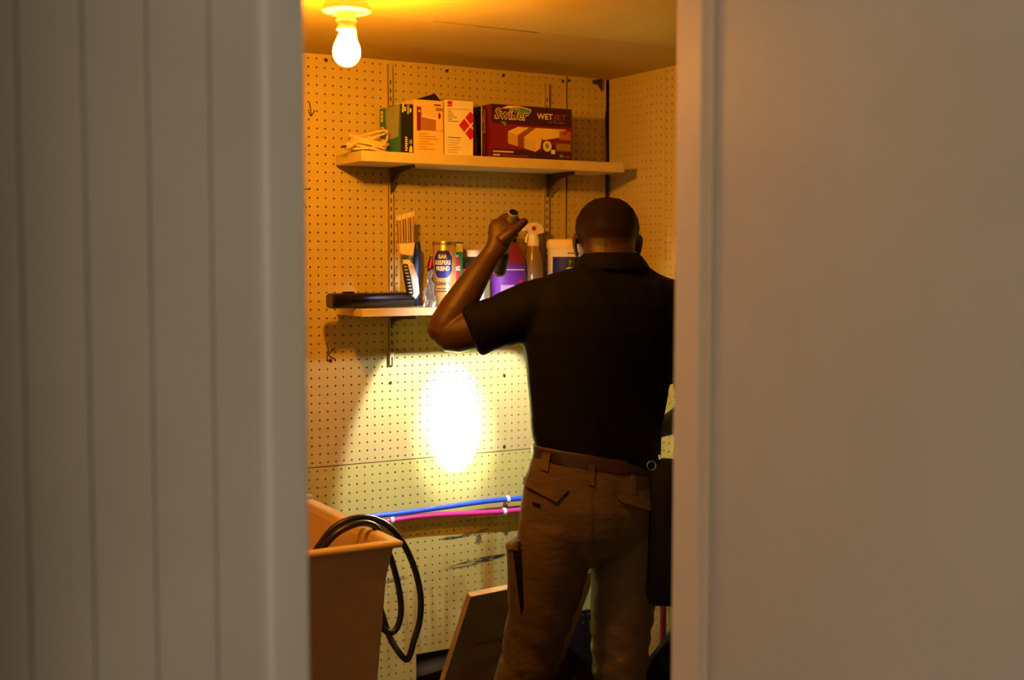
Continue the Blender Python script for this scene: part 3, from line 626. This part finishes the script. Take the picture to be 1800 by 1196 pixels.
# black hose over the rim
def hosept(px, py, Y): return at(px, py, Y)
h = empty('black_hose', (-1.02, -.5, .93), 'black rubber hose looped over the sink rim', 'hose')
P1 = [(545, 985, -.52), (562, 958, -.52), (585, 930, -.52), (615, 914, -.52), (648, 911, -.50), (682, 925, -.47), (708, 955, -.44), (728, 998, -.42), (739, 1045, -.42), (738, 1090, -.42), (728, 1125, -.42), (721, 1150, -.42), (714, 1160, -.42), (700, 1146, -.41), (684, 1118, -.38), (672, 1080, -.36), (662, 1050, -.36)]
P2 = [(553, 1000, -.57), (570, 962, -.57), (595, 936, -.57), (630, 921, -.56), (658, 925, -.53), (675, 952, -.49), (688, 985, -.47), (700, 1030, -.46), (705, 1072, -.46), (699, 1102, -.46), (686, 1113, -.46), (672, 1104, -.45), (664, 1085, -.44)]
MB().tube(smooth_path([at(*q) for q in P1], 6), .0088, 12).build('hose', 'hose_rubber', h, smooth='all')
MB().tube(smooth_path([at(*q) for q in P2], 6), .0085, 12).build('hose', 'hose_rubber', h, smooth='all')

# ------------------------------------------------------------------ water pipes
b_ = empty('blue_water_pipe', (-.63, -.024, .84), 'bright blue plastic water pipe along the pegboard', 'pipe')
MB().tube(smooth_path([at(600, 914, -.024), at(645, 909, -.024), at(700, 903, -.024), at(780, 892, -.024), at(860, 881, -.024), at(920, 876, -.024)]+[Vector((-.2, -.024, .845)), Vector((-.04, -.024, .845))], 5), .0085, 12).build('pipe', 'blue_pipe', b_, smooth='all')
p_ = empty('pink_water_pipe', (-.63, -.024, .81), 'bright pink plastic water pipe below the blue one', 'pipe')
MB().tube(smooth_path([at(640, 926, -.024), at(690, 915, -.024), at(750, 907, -.024), at(820, 903, -.024), at(880, 900, -.024), at(915, 897, -.024)]+[Vector((-.2, -.024, .805)), Vector((-.04, -.024, .80))], 5), .0085, 12).build('pipe', 'pink_pipe', p_, smooth='all')
def clip(par, px, py):
    c0 = at(px, py, -.024); m = MB(); secs = []
    for i in range(13):
        a = -PI*.6+i/12*PI*1.7; secs.append(c0+Vector((0, .011*math.cos(a+PI), .011*math.sin(a+PI)+.0)))
    secs.append(Vector((c0.x, -.002, c0.z-.022)))
    m.loft([(s_, (.006, 0, 0), (0, 0, .0022) if 0 else Vector((0, s_.y-c0.y, s_.z-c0.z)).normalized()*.0018) for s_ in secs], 8, p=4); m.build('clip', 'clip_white', par, smooth=True)
clip(b_, 892, 878.5); clip(p_, 886, 900); clip(p_, 688, 915)

# ------------------------------------------------------------------ things leaning at the floor
TL, Wv, Hv = Vector((-.66, -.25, .612)), Vector((.453, .05, .003)), Vector((-.003, .15, -.295))
Wv = Wv.normalized()*.485; Hn = Hv.normalized(); Hn = (Hn-Wv.normalized()*Hn.dot(Wv.normalized())).normalized(); Lh = .665
Nn = Wv.normalized().cross(Hn).normalized()
if Nn.y > 0: Nn = -Nn
t = empty('cabinet_door', TL+Hn*Lh, 'wooden cabinet door with recessed panels leaning under the pipes', 'cabinet door')
th = .020
def slab(u0, u1, v0, v1, d0, d1): return MB().frame_box(TL+Wv.normalized()*u0+Hn*v0+Nn*d0, Wv.normalized()*(u1-u0), Hn*(v1-v0), Nn*(d1-d0))
fwid = .07
slab(0, .485, 0, fwid, -th, 0).build('rail', 'cabinet_wood', t); slab(0, .485, Lh-fwid, Lh, -th, 0).build('rail', 'cabinet_wood', t); slab(fwid, .485-fwid, .22, .27, -th, 0).build('rail', 'cabinet_wood', t)
slab(0, fwid, fwid, Lh-fwid, -th, 0).build('stile', 'cabinet_wood', t); slab(.485-fwid, .485, fwid, Lh-fwid, -th, 0).build('stile', 'cabinet_wood', t)
slab(fwid, .485-fwid, fwid, .22, -th+.004, -.010).build('panel', 'cabinet_wood', t); slab(fwid, .485-fwid, .27, Lh-fwid, -th+.004, -.010).build('panel', 'cabinet_wood', t)
slab(-.003, 0, -.003, Lh, -th, 0).build('edge_band', 'raw_wood', t); slab(-.003, .458, -.003, 0, -th, 0).build('edge_band', 'raw_wood', t)
# dark perforated board behind the legs
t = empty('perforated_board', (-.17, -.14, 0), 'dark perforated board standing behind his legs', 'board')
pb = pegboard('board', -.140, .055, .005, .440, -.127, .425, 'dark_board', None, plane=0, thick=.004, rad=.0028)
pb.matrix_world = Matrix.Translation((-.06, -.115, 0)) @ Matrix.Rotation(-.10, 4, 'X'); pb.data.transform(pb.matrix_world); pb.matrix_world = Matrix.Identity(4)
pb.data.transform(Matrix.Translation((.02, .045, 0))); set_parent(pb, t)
# grey pipe in the opening under the pegboard
tag(MB().tube([(-.72, .10, .287), (-.45, .10, .311), (-.07, .10, .34)], .024, 16).build('drain_pipe', 'grey_pipe', smooth='all'), 'dusty grey drain pipe in the dark opening under the pegboard', 'pipe')
# red pipe and dark lid beside the right wall
tag(MB().tube([(-.030, -.36, .02), (-.030, -.36, .62)], .010, 12).build('red_pipe', 'red_pipe', smooth=True), 'dark red upright pipe behind his right leg', 'pipe')
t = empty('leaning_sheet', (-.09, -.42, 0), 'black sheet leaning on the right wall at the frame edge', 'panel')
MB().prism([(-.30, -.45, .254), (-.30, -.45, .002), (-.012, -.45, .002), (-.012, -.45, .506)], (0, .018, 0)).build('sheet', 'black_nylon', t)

# ------------------------------------------------------------------ the man
D0 = 3.35
def M(px, py, d=0): return deep(px, py, D0+d)
def S(n, d=0): return n*(D0+d)/FPX             # pixels to metres at his depth
def ring(y, l, r, b, d=0, tilt=0, dp=0):       # horizontal section from silhouette pixels
    c = M((l+r)/2, y, d); a = RH*S((r-l)/2, d); a = a-Vector((0, 0, 1))*a.length*tilt
    return (c, a, FH*b+RH*dp)
TH = .40                                       # trunk turned towards the back wall
_ct, _st = math.cos(TH), math.sin(TH)
RB, FB = RH*_ct+FH*_st, FH*_ct-RH*_st
def tring(y, l, r, b, d=0, tilt=0, dp=0):      # the same, for the turned trunk
    c = M((l+r)/2, y, d); w_ = S((r-l)/2, d); a = math.sqrt(max(w_*w_-(b*_st)**2, 1e-6))/_ct
    return (c, RB*a-Vector((0, 0, 1))*w_*tilt, FB*b+RB*dp)
def limb(px_pts, n=18):                        # (px, py, depth, half width m, half thickness m)
    pts = [M(*q[:3]) for q in px_pts]; secs = []
    for i, q in enumerate(px_pts):
        t = (pts[min(i+1, len(pts)-1)]-pts[max(i-1, 0)]).normalized()
        b = FW-t*FW.dot(t); b.normalize(); a = t.cross(b).normalized(); secs.append((pts[i], a*q[3], b*q[4]))
    return MB().loft(secs, n)
def fuse(mbs, name, m, voxel, smooth=6, parent=None, disp=None):
    allm = MB()
    for q in mbs: allm.add(q.v, q.f)
    o = allm.build(name, m)
    md = o.modifiers.new('r', 'REMESH'); md.mode = 'VOXEL'; md.voxel_size = voxel
    if smooth: sm = o.modifiers.new('s', 'SMOOTH'); sm.iterations = smooth; sm.factor = .5
    bpy.context.view_layer.update()
    me = bpy.data.meshes.new_from_object(o.evaluated_get(bpy.context.evaluated_depsgraph_get()))
    o.modifiers.clear(); old = o.data; o.data = me; me.name = name; bpy.data.meshes.remove(old)
    if not me.materials: me.materials.append(MATS[m])
    if disp:
        for v, nrm in zip(me.vertices, [x.vector.copy() for x in me.vertex_normals]): v.co += nrm*disp(v.co)
    for p in me.polygons: p.use_smooth = True
    if parent: set_parent(o, parent)
    return o

FOOT = Vector((M(1045, 1000).x, M(1045, 1000).y, 0))
man = empty('person', FOOT, 'person in dark polo shirt and khaki work trousers, seen from behind, raising a flashlight', 'person')
# flashlight axis: tail and head
FT, FHd = deep(903.5, 373, 3.335), deep(877, 478, 3.50)
fa = (FHd-FT).normalized(); FL_ = (FHd-FT).length

# body --------------------------------------------------------------
head = MB().loft([ring(348.5, 1058, 1076, .018, .020), ring(351, 1046, 1089, .042, .020), ring(357, 1034, 1101, .066, .021), ring(368, 1023, 1112, .084, .022), ring(385, 1014, 1121, .095, .024), ring(402, 1011, 1124, .098, .028), ring(418, 1013, 1122, .096, .036),
                   ring(432, 1017, 1119, .090, .044), ring(446, 1021, 1115, .080, .055), ring(462, 1028, 1108, .066, .068), ring(476, 1036, 1100, .045, .082)], 28)
neck = MB().loft([ring(420, 1024, 1116, .055, -.004), ring(445, 1025, 1117, .057, -.012), ring(466, 1026, 1116, .054, -.008), ring(500, 1026, 1116, .04, 0)], 24)
ear = []
for px, sg in ((1013.5, -1), (1122.5, 1)):
    c0 = M(px, 433, .020)
    ear.append(MB().loft([(c0+UP*.030+RH*sg*.004, RH*.004, FH*.007), (c0+UP*.022+RH*sg*.006, RH*.0065, FH*.016), (c0+RH*sg*.005, RH*.006, FH*.017), (c0-UP*.018+RH*sg*.001, RH*.0055, FH*.011), (c0-UP*.030-RH*sg*.002, RH*.005, FH*.007)], 12))
face_c = M(1068, 430, .125)
feat = [MB().ball(face_c+FH*.012-UP*.004, RH*.015, FH*.020, UP*.024), MB().ball(face_c-FH*.004+UP*.026, RH*.05, FH*.014, UP*.012), MB().ball(face_c-FH*.008-UP*.048, RH*.026, FH*.014, UP*.006), MB().ball(face_c-FH*.008-UP*.060, RH*.024, FH*.013, UP*.007), MB().ball(face_c-FH*.02-UP*.085, RH*.03, FH*.02, UP*.018)]
torso = MB().loft([tring(494, 1010, 1132, .045, 0), tring(520, 965, 1180, .085, 0), tring(600, 950, 1175, .10), tring(720, 955, 1155, .09), tring(800, 958, 1150, .09), tring(880, 955, 1150, .10), tring(960, 960, 1140, .09)], 24)
arm = limb([(985, 520, -.03, .05, .055), (940, 540, -.055, .056, .056), (885, 562, -.060, .055, .055), (830, 580, -.055, .053, .052), (800, 589, -.05, .050, .048), (782, 590, -.048, .043, .042), (768, 588, -.048, .026, .03)], 22)
fore = limb([(768, 600, -.046, .020, .022), (772, 590, -.046, .037, .040), (782, 572, -.044, .0435, .043), (800, 546, -.038, .0455, .044), (822, 512, -.028, .041, .040), (845, 475, -.014, .033, .032), (862, 450, -.004, .027, .023), (871, 436, -.004, .027, .020)], 22)
palm = limb([(866, 446, -.004, .0265, .019), (876, 428, -.003, .031, .019), (882, 411, .000, .0375, .020), (882, 398, .006, .0365, .019), (883, 388, .012, .029, .014)], 18)
fing = []
def fchain(pts, r): return MB().tube(smooth_path([M(*q) for q in pts], 4), [r[0]+(r[1]-r[0])*i/((len(pts)-1)*4) for i in range((len(pts)-1)*4+1)], 12)
# fingers leave the knuckles at the left and close round the barrel behind it
for (kx, ky, kd), fr_ in (((893, 383, .016), .18), ((879, 386, .018), .28), ((868, 396, .018), .38), ((862, 408, .016), .475)):
    ax = FT+fa*FL_*fr_
    k0 = M(kx, ky, kd); side = (RT*-1-fa*(-RT.dot(fa))).normalized(); back = fa.cross(side).normalized()
    if back.dot(FW) < 0: back = -back
    rr = .024
    pts_ = [k0, ax+side*(rr+.004)+back*.010, ax+side*.016+back*(rr+.002), ax-side*.010+back*rr, ax-side*.022+back*.006]
    pth = smooth_path(pts_, 4); fing.append(MB().tube(pth, [.0100-.0022*i/(len(pth)-1) for i in range(len(pth))], 12)); fing.append(MB().ball(pth[-1], .0078, n=10))
th_ = smooth_path([M(880, 424, -.012), M(896, 411, -.015), M(909, 400, -.008), M(922, 389.5, .004)], 5)
fing.append(MB().tube(th_, [.0190-.0078*(i/(len(th_)-1))**.9 for i in range(len(th_))], 12)); fing.append(MB().ball(th_[-1], .0112, n=10))
fing.append(MB().ball(M(889, 418, -.008), RT*.022, FW*.016, UP*.020))
# right arm, mostly behind the jamb: elbow out, forearm back to the waist
rarm = limb([(1150, 520, .03, .05, .055), (1180, 550, .03, .055, .055), (1200, 610, .015, .050, .05), (1210, 665, .005, .045, .045), (1217, 705, .0, .038, .04)], 18)
rfore = limb([(1222, 716, 0, .034, .036), (1208, 730, .03, .040, .040), (1192, 740, .07, .037, .035), (1168, 750, .11, .028, .026), (1158, 752, .12, .030, .018), (1130, 758, .14, .030, .016)], 18)
rf = []
for i in range(4): rf.append(MB().tube([M(1140-4*i, 748+7*i, .145), M(1122-3*i, 756+7*i, .165), M(1110, 764+6*i, .16)], [.010, .009, .008], 10))
rf.append(MB().tube([M(1150, 748, .13), M(1138, 738, .15), M(1126, 738, .16)], [.013, .011, .009], 10))
legs = []
for xs in (((990, 960), (960, 1040), (935, 1120), (918, 1196), (895, 1330), (880, 1500)), ((1095, 960), (1095, 1040), (1092, 1120), (1090, 1196), (1085, 1330), (1082, 1500))):
    legs.append(limb([(x, y, -.02 if xs[0][0] < 1000 else .015, r_*.85, r_*.85) for (x, y), r_ in zip(xs, (.075, .07, .06, .052, .048, .036))], 16))
body = fuse([head, neck, torso, arm, fore, palm, rarm, rfore]+ear+feat+fing+rf+legs, 'body', 'skin', .0034, 5, man)
body['label'] = 'dark brown skin'
# eyes
for s_ in (-1, 1):
    e = MB().ball(face_c+RH*.03*s_+FH*-.004+UP*.012, .010, n=12).build('eye', 'white_plastic', man, smooth='all')
    MB().ball(face_c+RH*.03*s_+FH*.0045+UP*.012, .0035, n=8).build('iris', 'ink', e, smooth='all')
# close cropped hair: a cap over the skull
def grow(secs, k):
    return [(c, a*(1+k/max(a.length, .01)), b*(1+k/max(b.length, .01))) for c, a, b in secs]
hs = grow([ring(347, 1062, 1072, .012, .020), ring(350, 1046, 1089, .042, .020), ring(357, 1034, 1101, .066, .021), ring(368, 1023, 1112, .084, .022), ring(385, 1014, 1121, .095, .024), ring(402, 1011.5, 1123.5, .097, .024), ring(412, 1013, 1122, .0945, .024), ring(422, 1016, 1119, .090, .022), ring(432, 1020, 1115, .084, .020), ring(441, 1024, 1112, .078, .017)], .0012)
hm = MB().loft(hs, 40, caps=False); hm.f.append(tuple(range(40))[::-1])
bm_ = hm.mesh('hair'); hair = bpy.data.objects.new('hair', bm_); C.objects.link(hair); bm_.materials.append(MATS['hair'])
bmx = bmesh.new(); bmx.from_mesh(bm_); hc = M(1068, 400, .02)
kill = [f for f in bmx.faces if (f.calc_center_median()-hc).dot(FH) > .055 and f.calc_center_median().z < hc.z+.035]
bmesh.ops.delete(bmx, geom=kill, context='FACES'); bmx.to_mesh(bm_); bmx.free()
for p in bm_.polygons: p.use_smooth = True
_d = bm_.attributes.new('hair_cover', 'FLOAT', 'POINT')
for i, v in enumerate(bm_.vertices):
    q = v.co-hc; k = (q.z+.070)/.12-max(0, q.dot(FH)-.02)*6
    _d.data[i].value = max(0, min(1, k))*.93
set_parent(hair, man)

# polo shirt --------------------------------------------------------
def shirt_folds(co):
    q = co-M(1060, 640); a = q.dot(RH); z = q.z
    n1 = mnoise.noise(Vector((a*16+z*5, z*2.4, q.dot(FH)*8)))
    n2 = mnoise.noise(Vector((a*34+z*16, z*6+3, q.dot(FH)*14)))
    return .0055*n1+.0022*n2
t_sh = MB().loft([tring(462, 1030, 1130, .045, -.008), tring(470, 1005, 1146, .062, -.006), tring(482, 966, 1164, .085, -.002), tring(500, 938, 1190, .105, 0, dp=-.01), tring(535, 922, 1212, .122, 0), tring(580, 918, 1210, .130, 0), tring(620, 921, 1196, .130, 0), tring(680, 928, 1180, .126), tring(730, 931, 1172, .122), tring(770, 934, 1168, .122, 0, .05), tring(800, 942, 1166, .119, 0, .16), tring(815, 948, 1164, .114, 0, .22)], 36)
sl = limb([(1000, 520, -.02, .060, .085), (960, 537, -.04, .076, .082), (920, 550, -.052, .076, .078), (880, 565, -.058, .073, .074), (850, 575, -.058, .070, .070), (833, 581, -.056, .068, .066), (828, 583, -.056, .062, .060)], 26)
sr = limb([(1130, 510, .02, .06, .085), (1170, 530, .04, .072, .08), (1194, 570, .03, .066, .070), (1203, 620, .02, .062, .064), (1208, 655, .01, .058, .060), (1210, 672, .01, .055, .056)], 24)
shirt = fuse([t_sh, sl, sr], 'polo_shirt', 'shirt', .0055, 8, man, shirt_folds)
shirt['label'] = 'plain black short sleeved polo shirt'
cl = MB().loft([ring(444, 1027, 1118, .060, -.010), ring(450, 1021, 1128, .066, -.010), ring(460, 1014, 1136, .074, -.008), ring(470, 1010, 1142, .080, -.006), ring(476, 1011, 1141, .078, -.006), ring(472, 1016, 1136, .074, -.006)], 36, caps=False)
cl.build('collar', 'shirt', shirt, smooth='all')

# trousers ----------------------------------------------------------
def leg_folds(co):
    q = co-M(1040, 1000); z = q.z; a = q.dot(RH)
    k = min(1, max(.15, (-z+.06)/.25))
    n1 = mnoise.noise(Vector((a*9+z*4, z*26+a*14, q.dot(FH)*9)))
    n2 = mnoise.noise(Vector((a*22, z*12, q.dot(FH)*18+7)))
    lo = min(1, max(0, (-z-.16)/.25))
    n3 = mnoise.noise(Vector((a*5+z*3, z*27+a*16*(1 if a < .0 else -1), q.dot(FH)*5)))
    return k*(.0065*n1)+.0025*n2+lo*.015*n3
hip = MB().loft([tring(806, 938, 1158, .116, 0, .17), tring(822, 932, 1164, .122, 0, .17), tring(850, 922, 1170, .132, 0, .14), tring(890, 915, 1174, .140, -.004, .10), tring(930, 910, 1172, .134, -.006, .05), tring(965, 912, 1166, .112, -.002, .02), tring(988, 930, 1145, .070, 0)], 36)
lleg = limb([(978, 925, -.045, .095, .115), (971, 960, -.045, .101, .112), (966, 995, -.045, .104, .106), (958, 1040, -.042, .097, .097), (946, 1095, -.039, .086, .089), (931, 1150, -.035, .078, .084), (918, 1200, -.032, .074, .080), (905, 1260, -.028, .070, .076), (890, 1350, -.022, .066, .072), (878, 1440, -.017, .062, .070), (874, 1478, -.014, .060, .072)], 28)
rleg = limb([(1105, 925, 0.030, .092, .115), (1104, 965, 0.030, .098, .112), (1102, 1005, 0.030, .100, .105), (1096, 1050, 0.028, .092, .096), (1091, 1105, 0.025, .084, .088), (1090, 1155, 0.023, .077, .084), (1090, 1200, 0.021, .073, .080), (1088, 1260, 0.019, .070, .076), (1084, 1350, 0.015, .066, .072), (1080, 1440, 0.011, .062, .070), (1079, 1478, 0.010, .060, .072)], 28)
cargo = limb([(910, 945, -.035, .012, .035), (905, 962, -.035, .024, .062), (906, 1000, -.035, .022, .068), (906, 1050, -.033, .021, .068), (902, 1092, -.03, .016, .060), (899, 1102, -.03, .006, .04)], 16)
trs = fuse([hip, lleg, rleg, cargo], 'trousers', 'trousers', .0058, 7, man, leg_folds)
trs['label'] = 'khaki brown cargo work trousers'
bpy.context.view_layer.update()
def bvh_of(*obs):
    v = []; f = []
    for o in obs:
        k = len(v); v += [q.co.copy() for q in o.data.vertices]; f += [tuple(i+k for i in p.vertices) for p in o.data.polygons]
    return BVHTree.FromPolygons(v, f)
TB = bvh_of(trs)
def draped(poly, name, m, par, off=.003, th=.004, nx=10, ny=6, lift=None):     # quad patch (4 px corners) laid on the cloth
    top, bot = [], []
    for j in range(ny+1):
        for i in range(nx+1):
            u, v = i/nx, j/ny
            x = (poly[0][0]*(1-u)+poly[1][0]*u)*(1-v)+(poly[3][0]*(1-u)+poly[2][0]*u)*v
            y = (poly[0][1]*(1-u)+poly[1][1]*u)*(1-v)+(poly[3][1]*(1-u)+poly[2][1]*u)*v
            d = (FW+RT*((x-900)/FPX)-UP*((y-598)/FPX)).normalized()
            hit = TB.ray_cast(CAM, d)
            if hit[0] is None: hit = (M(x, y, -.02), -FW, 0, 0)
            ex_ = lift(u, v) if lift else 0
            top.append(hit[0]+hit[1]*(off+th+ex_)); bot.append(hit[0]+hit[1]*(off-.006))
    v = top+bot; n = len(top); f = []
    W_ = nx+1
    for j in range(ny):
        for i in range(nx):
            a = j*W_+i; f.append((a, a+1, a+1+W_, a+W_)); f.append((n+a, n+a+W_, n+a+1+W_, n+a+1))
    per = [i for i in range(nx)]+[nx+j*W_ for j in range(ny)]+[ny*W_+nx-i for i in range(nx)]+[(ny-j)*W_ for j in range(ny)]
    for i in range(len(per)): a, b = per[i], per[(i+1) % len(per)]; f.append((a, n+a, n+b, b))
    return MB().add(v, f).build(name, m, par, smooth=True)
# belt, loops, pockets
bl = MB(); secs = []
for y, k in ((795, -.0), (798, .004), (820, .004), (823, 0)):
    c, a, b = tring(y, 938, 1160, .117, 0, .17); secs.append((c, a*(1+k/.17+.012), b*(1+k/.12+.02)))
bl.loft(secs, 48, caps=False); belt = bl.build('belt', 'leather', man, smooth=True); belt['label'] = 'brown leather belt'
TB = bvh_of(trs, belt)
for p4 in ([(955, 796), (969, 798), (964, 830), (950, 826)], [(1034, 816), (1045, 818), (1044, 854), (1033, 853)], [(1108, 836), (1118, 838), (1116, 870), (1106, 868)]):
    draped(p4, 'belt_loop', 'trousers', trs, .002, .003, 4, 6)
TB = bvh_of(trs)
draped([(922, 845), (998, 866), (996, 874), (926, 854)], 'pocket_gap_shade', 'black_nylon', trs, .0, .0015, 10, 3)  # black strip on the cloth stands in for shade inside the pocket
draped([(922, 838), (1000, 862), (979, 884), (924, 852)], 'pocket_flap', 'trousers', trs, .001, .004, 12, 6, lambda u, v: .006*v*v*(1-abs(2*u-1)*.5)+.002*math.sin(u*9))
draped([(1078, 866), (1146, 862), (1140, 900), (1090, 884)], 'pocket_flap', 'trousers', trs, .001, .004, 12, 6, lambda u, v: .006*v*v+.002*math.sin(u*8))
draped([(936, 882), (950, 887), (950, 894), (937, 890)], 'pocket_tag', 'black_nylon', trs, .0005, .0012, 3, 2)
draped([(1038.5, 855), (1041.5, 855), (1040, 975), (1036, 975)], 'back_seam', 'trousers', trs, .0, .0016, 2, 24)
draped([(894, 944), (917, 953), (913, 970), (894, 967)], 'cargo_flap', 'trousers', trs, .002, .006, 6, 4, lambda u, v: .003*math.sin(u*8+v*3))
draped([(902, 970), (917, 966), (921, 1072), (916, 1080)], 'cargo_opening_shade', 'black_nylon', trs, .0, .0012, 4, 16)  # shade of the open cargo pocket, laid on as a black patch
# shoes
for px in (872, 1079):
    c0 = M(px, 1478); c0 = Vector((c0.x, c0.y, 0))
    m = MB().loft([(c0-FH*.09+_z*.030, RH*.030, _z*.028), (c0-FH*.06+_z*.045, RH*.040, _z*.044), (c0+FH*.02+_z*.055, RH*.043, _z*.054), (c0+FH*.10+_z*.040, RH*.047, _z*.039), (c0+FH*.16+_z*.032, RH*.044, _z*.031), (c0+FH*.195+_z*.022, RH*.028, _z*.020)], 20, p=2.6)
    m.build('shoe', 'leather', man, smooth='all')

# hip bag and keys on his right side
bag = empty('hip_bag', M(1172, 1050, -.03), 'black equipment bag hanging at his right hip', 'bag')
MB().loft([(M(1166, 812, .0), RH*S(26), FH*.06), (M(1168, 826, .0), RH*S(32), FH*.085), (M(1168, 880, -.01), RH*S(34), FH*.095), (M(1168, 960, -.01), RH*S(36), FH*.10), (M(1165, 1030, -.01), RH*S(36), FH*.095), (M(1166, 1052, -.01), RH*S(30), FH*.08)], 24, p=3.2).build('pouch', 'black_nylon', bag, smooth=True)
MB().box(*(lambda c: (c.x-.02, c.x+.02, c.y-.075, c.y-.06, c.z-.06, c.z+.06))(M(1172, 900, -.05))).build('strap', 'black_nylon', bag, bevel=.004)
MB().tube([M(1145+7.5*math.cos(a), 819+8*math.sin(a), -.135) for a in [2*PI*i/20 for i in range(20)]], .0011, 6, closed=True).build('key_ring', 'steel', bag, smooth='all')
MB().loft([(M(1159, 800, -.12), RH*.0035, FH*.002), (M(1160, 808, -.12), RH*.0035, FH*.002)], 8).build('snap_hook', 'steel', bag)
# eyeglasses: frame arms over the ears
gl = empty('eyeglasses', M(1068, 418, .1), 'dark eyeglasses whose arm rests over his left ear', 'glasses')
for sg, px in ((-1, 1010.2), (1, 1125.4)):
    MB().tube(smooth_path([M(px+sg*.6, 432, .005), M(px-sg*.2, 420, .014), M(px-sg*.5, 413, .04), M(px-sg*0, 412, .08), M(px-sg*9, 413, .120)], 5), .0019, 8).build('temple_arm', 'black_gloss', gl, smooth='all')
for s_ in (-1, 1):
    c0 = face_c+RH*.031*s_+FH*.016+UP*.012
    MB().tube([c0+RH*.024*math.cos(a)+UP*.017*math.sin(a) for a in [2*PI*i/20 for i in range(20)]], .0016, 6, closed=True).build('rim', 'black_gloss', gl, smooth='all')
MB().tube([face_c+RH*-.008+FH*.022+UP*.016, face_c+FH*.030+UP*.018, face_c+RH*.008+FH*.022+UP*.016], .0014, 6).build('bridge', 'black_gloss', gl, smooth='all')

# ------------------------------------------------------------------ flashlight
fl_ = empty('flashlight', FT, 'small metal flashlight gripped in his raised left hand, lighting the pegboard', 'flashlight')
MB().lathe([(.0125, .012), (.0128, .0005), (.0138, 0), (.0152, .0005), (.0155, .004), (.0150, .010), (.0140, .012), (.0140, FL_*.62), (.0150, FL_*.66)], FT, 32, fa).build('barrel', 'flash_body', fl_, smooth=True)
MB().lathe([(.0001, .0070), (.0090, .0066), (.0124, .0020), (.0126, .0020), (.0126, .011), (.0001, .011)], FT, 28, fa).build('tail_switch', 'black_nylon', fl_)
MB().lathe([(.0148, FL_*.64), (.0185, FL_*.70), (.0195, FL_*.74), (.0195, FL_-.006), (.0190, FL_-.006)], FT, 36, fa).build('head', 'flash_black', fl_, smooth=True)
MB().lathe([(.0200, FL_-.007), (.0204, FL_-.005), (.0204, FL_), (.0180, FL_), (.0180, FL_-.004)], FT, 36, fa).build('bezel', 'steel', fl_, smooth=True)
MB().lathe([(.0178, FL_-.006), (.0178, FL_-.003)], FT, 28, fa).build('lens', 'lens', fl_)
tgt = at(796, 736, 0)
def spot(name, power, size, blend, rad=.012):
    l = bpy.data.lights.new(name, 'SPOT'); l.energy = power; l.spot_size = math.radians(size); l.spot_blend = blend; l.color = FLASH_COL; l.shadow_soft_size = rad
    o = bpy.data.objects.new(name, l); C.objects.link(o); o.location = FHd+fa*.006; o.rotation_euler = (tgt-(FHd+fa*.006)).to_track_quat('-Z', 'Y').to_euler(); return o
spot('flashlight_hotspot', FLASH_HOT, 17, 1.0)
spot('flashlight_corona', 110, 30, 1.0)
spot('flashlight_spill', FLASH_SPILL, 64, .22)
spot('flashlight_glow', FLASH_WIDE, 130, .5)
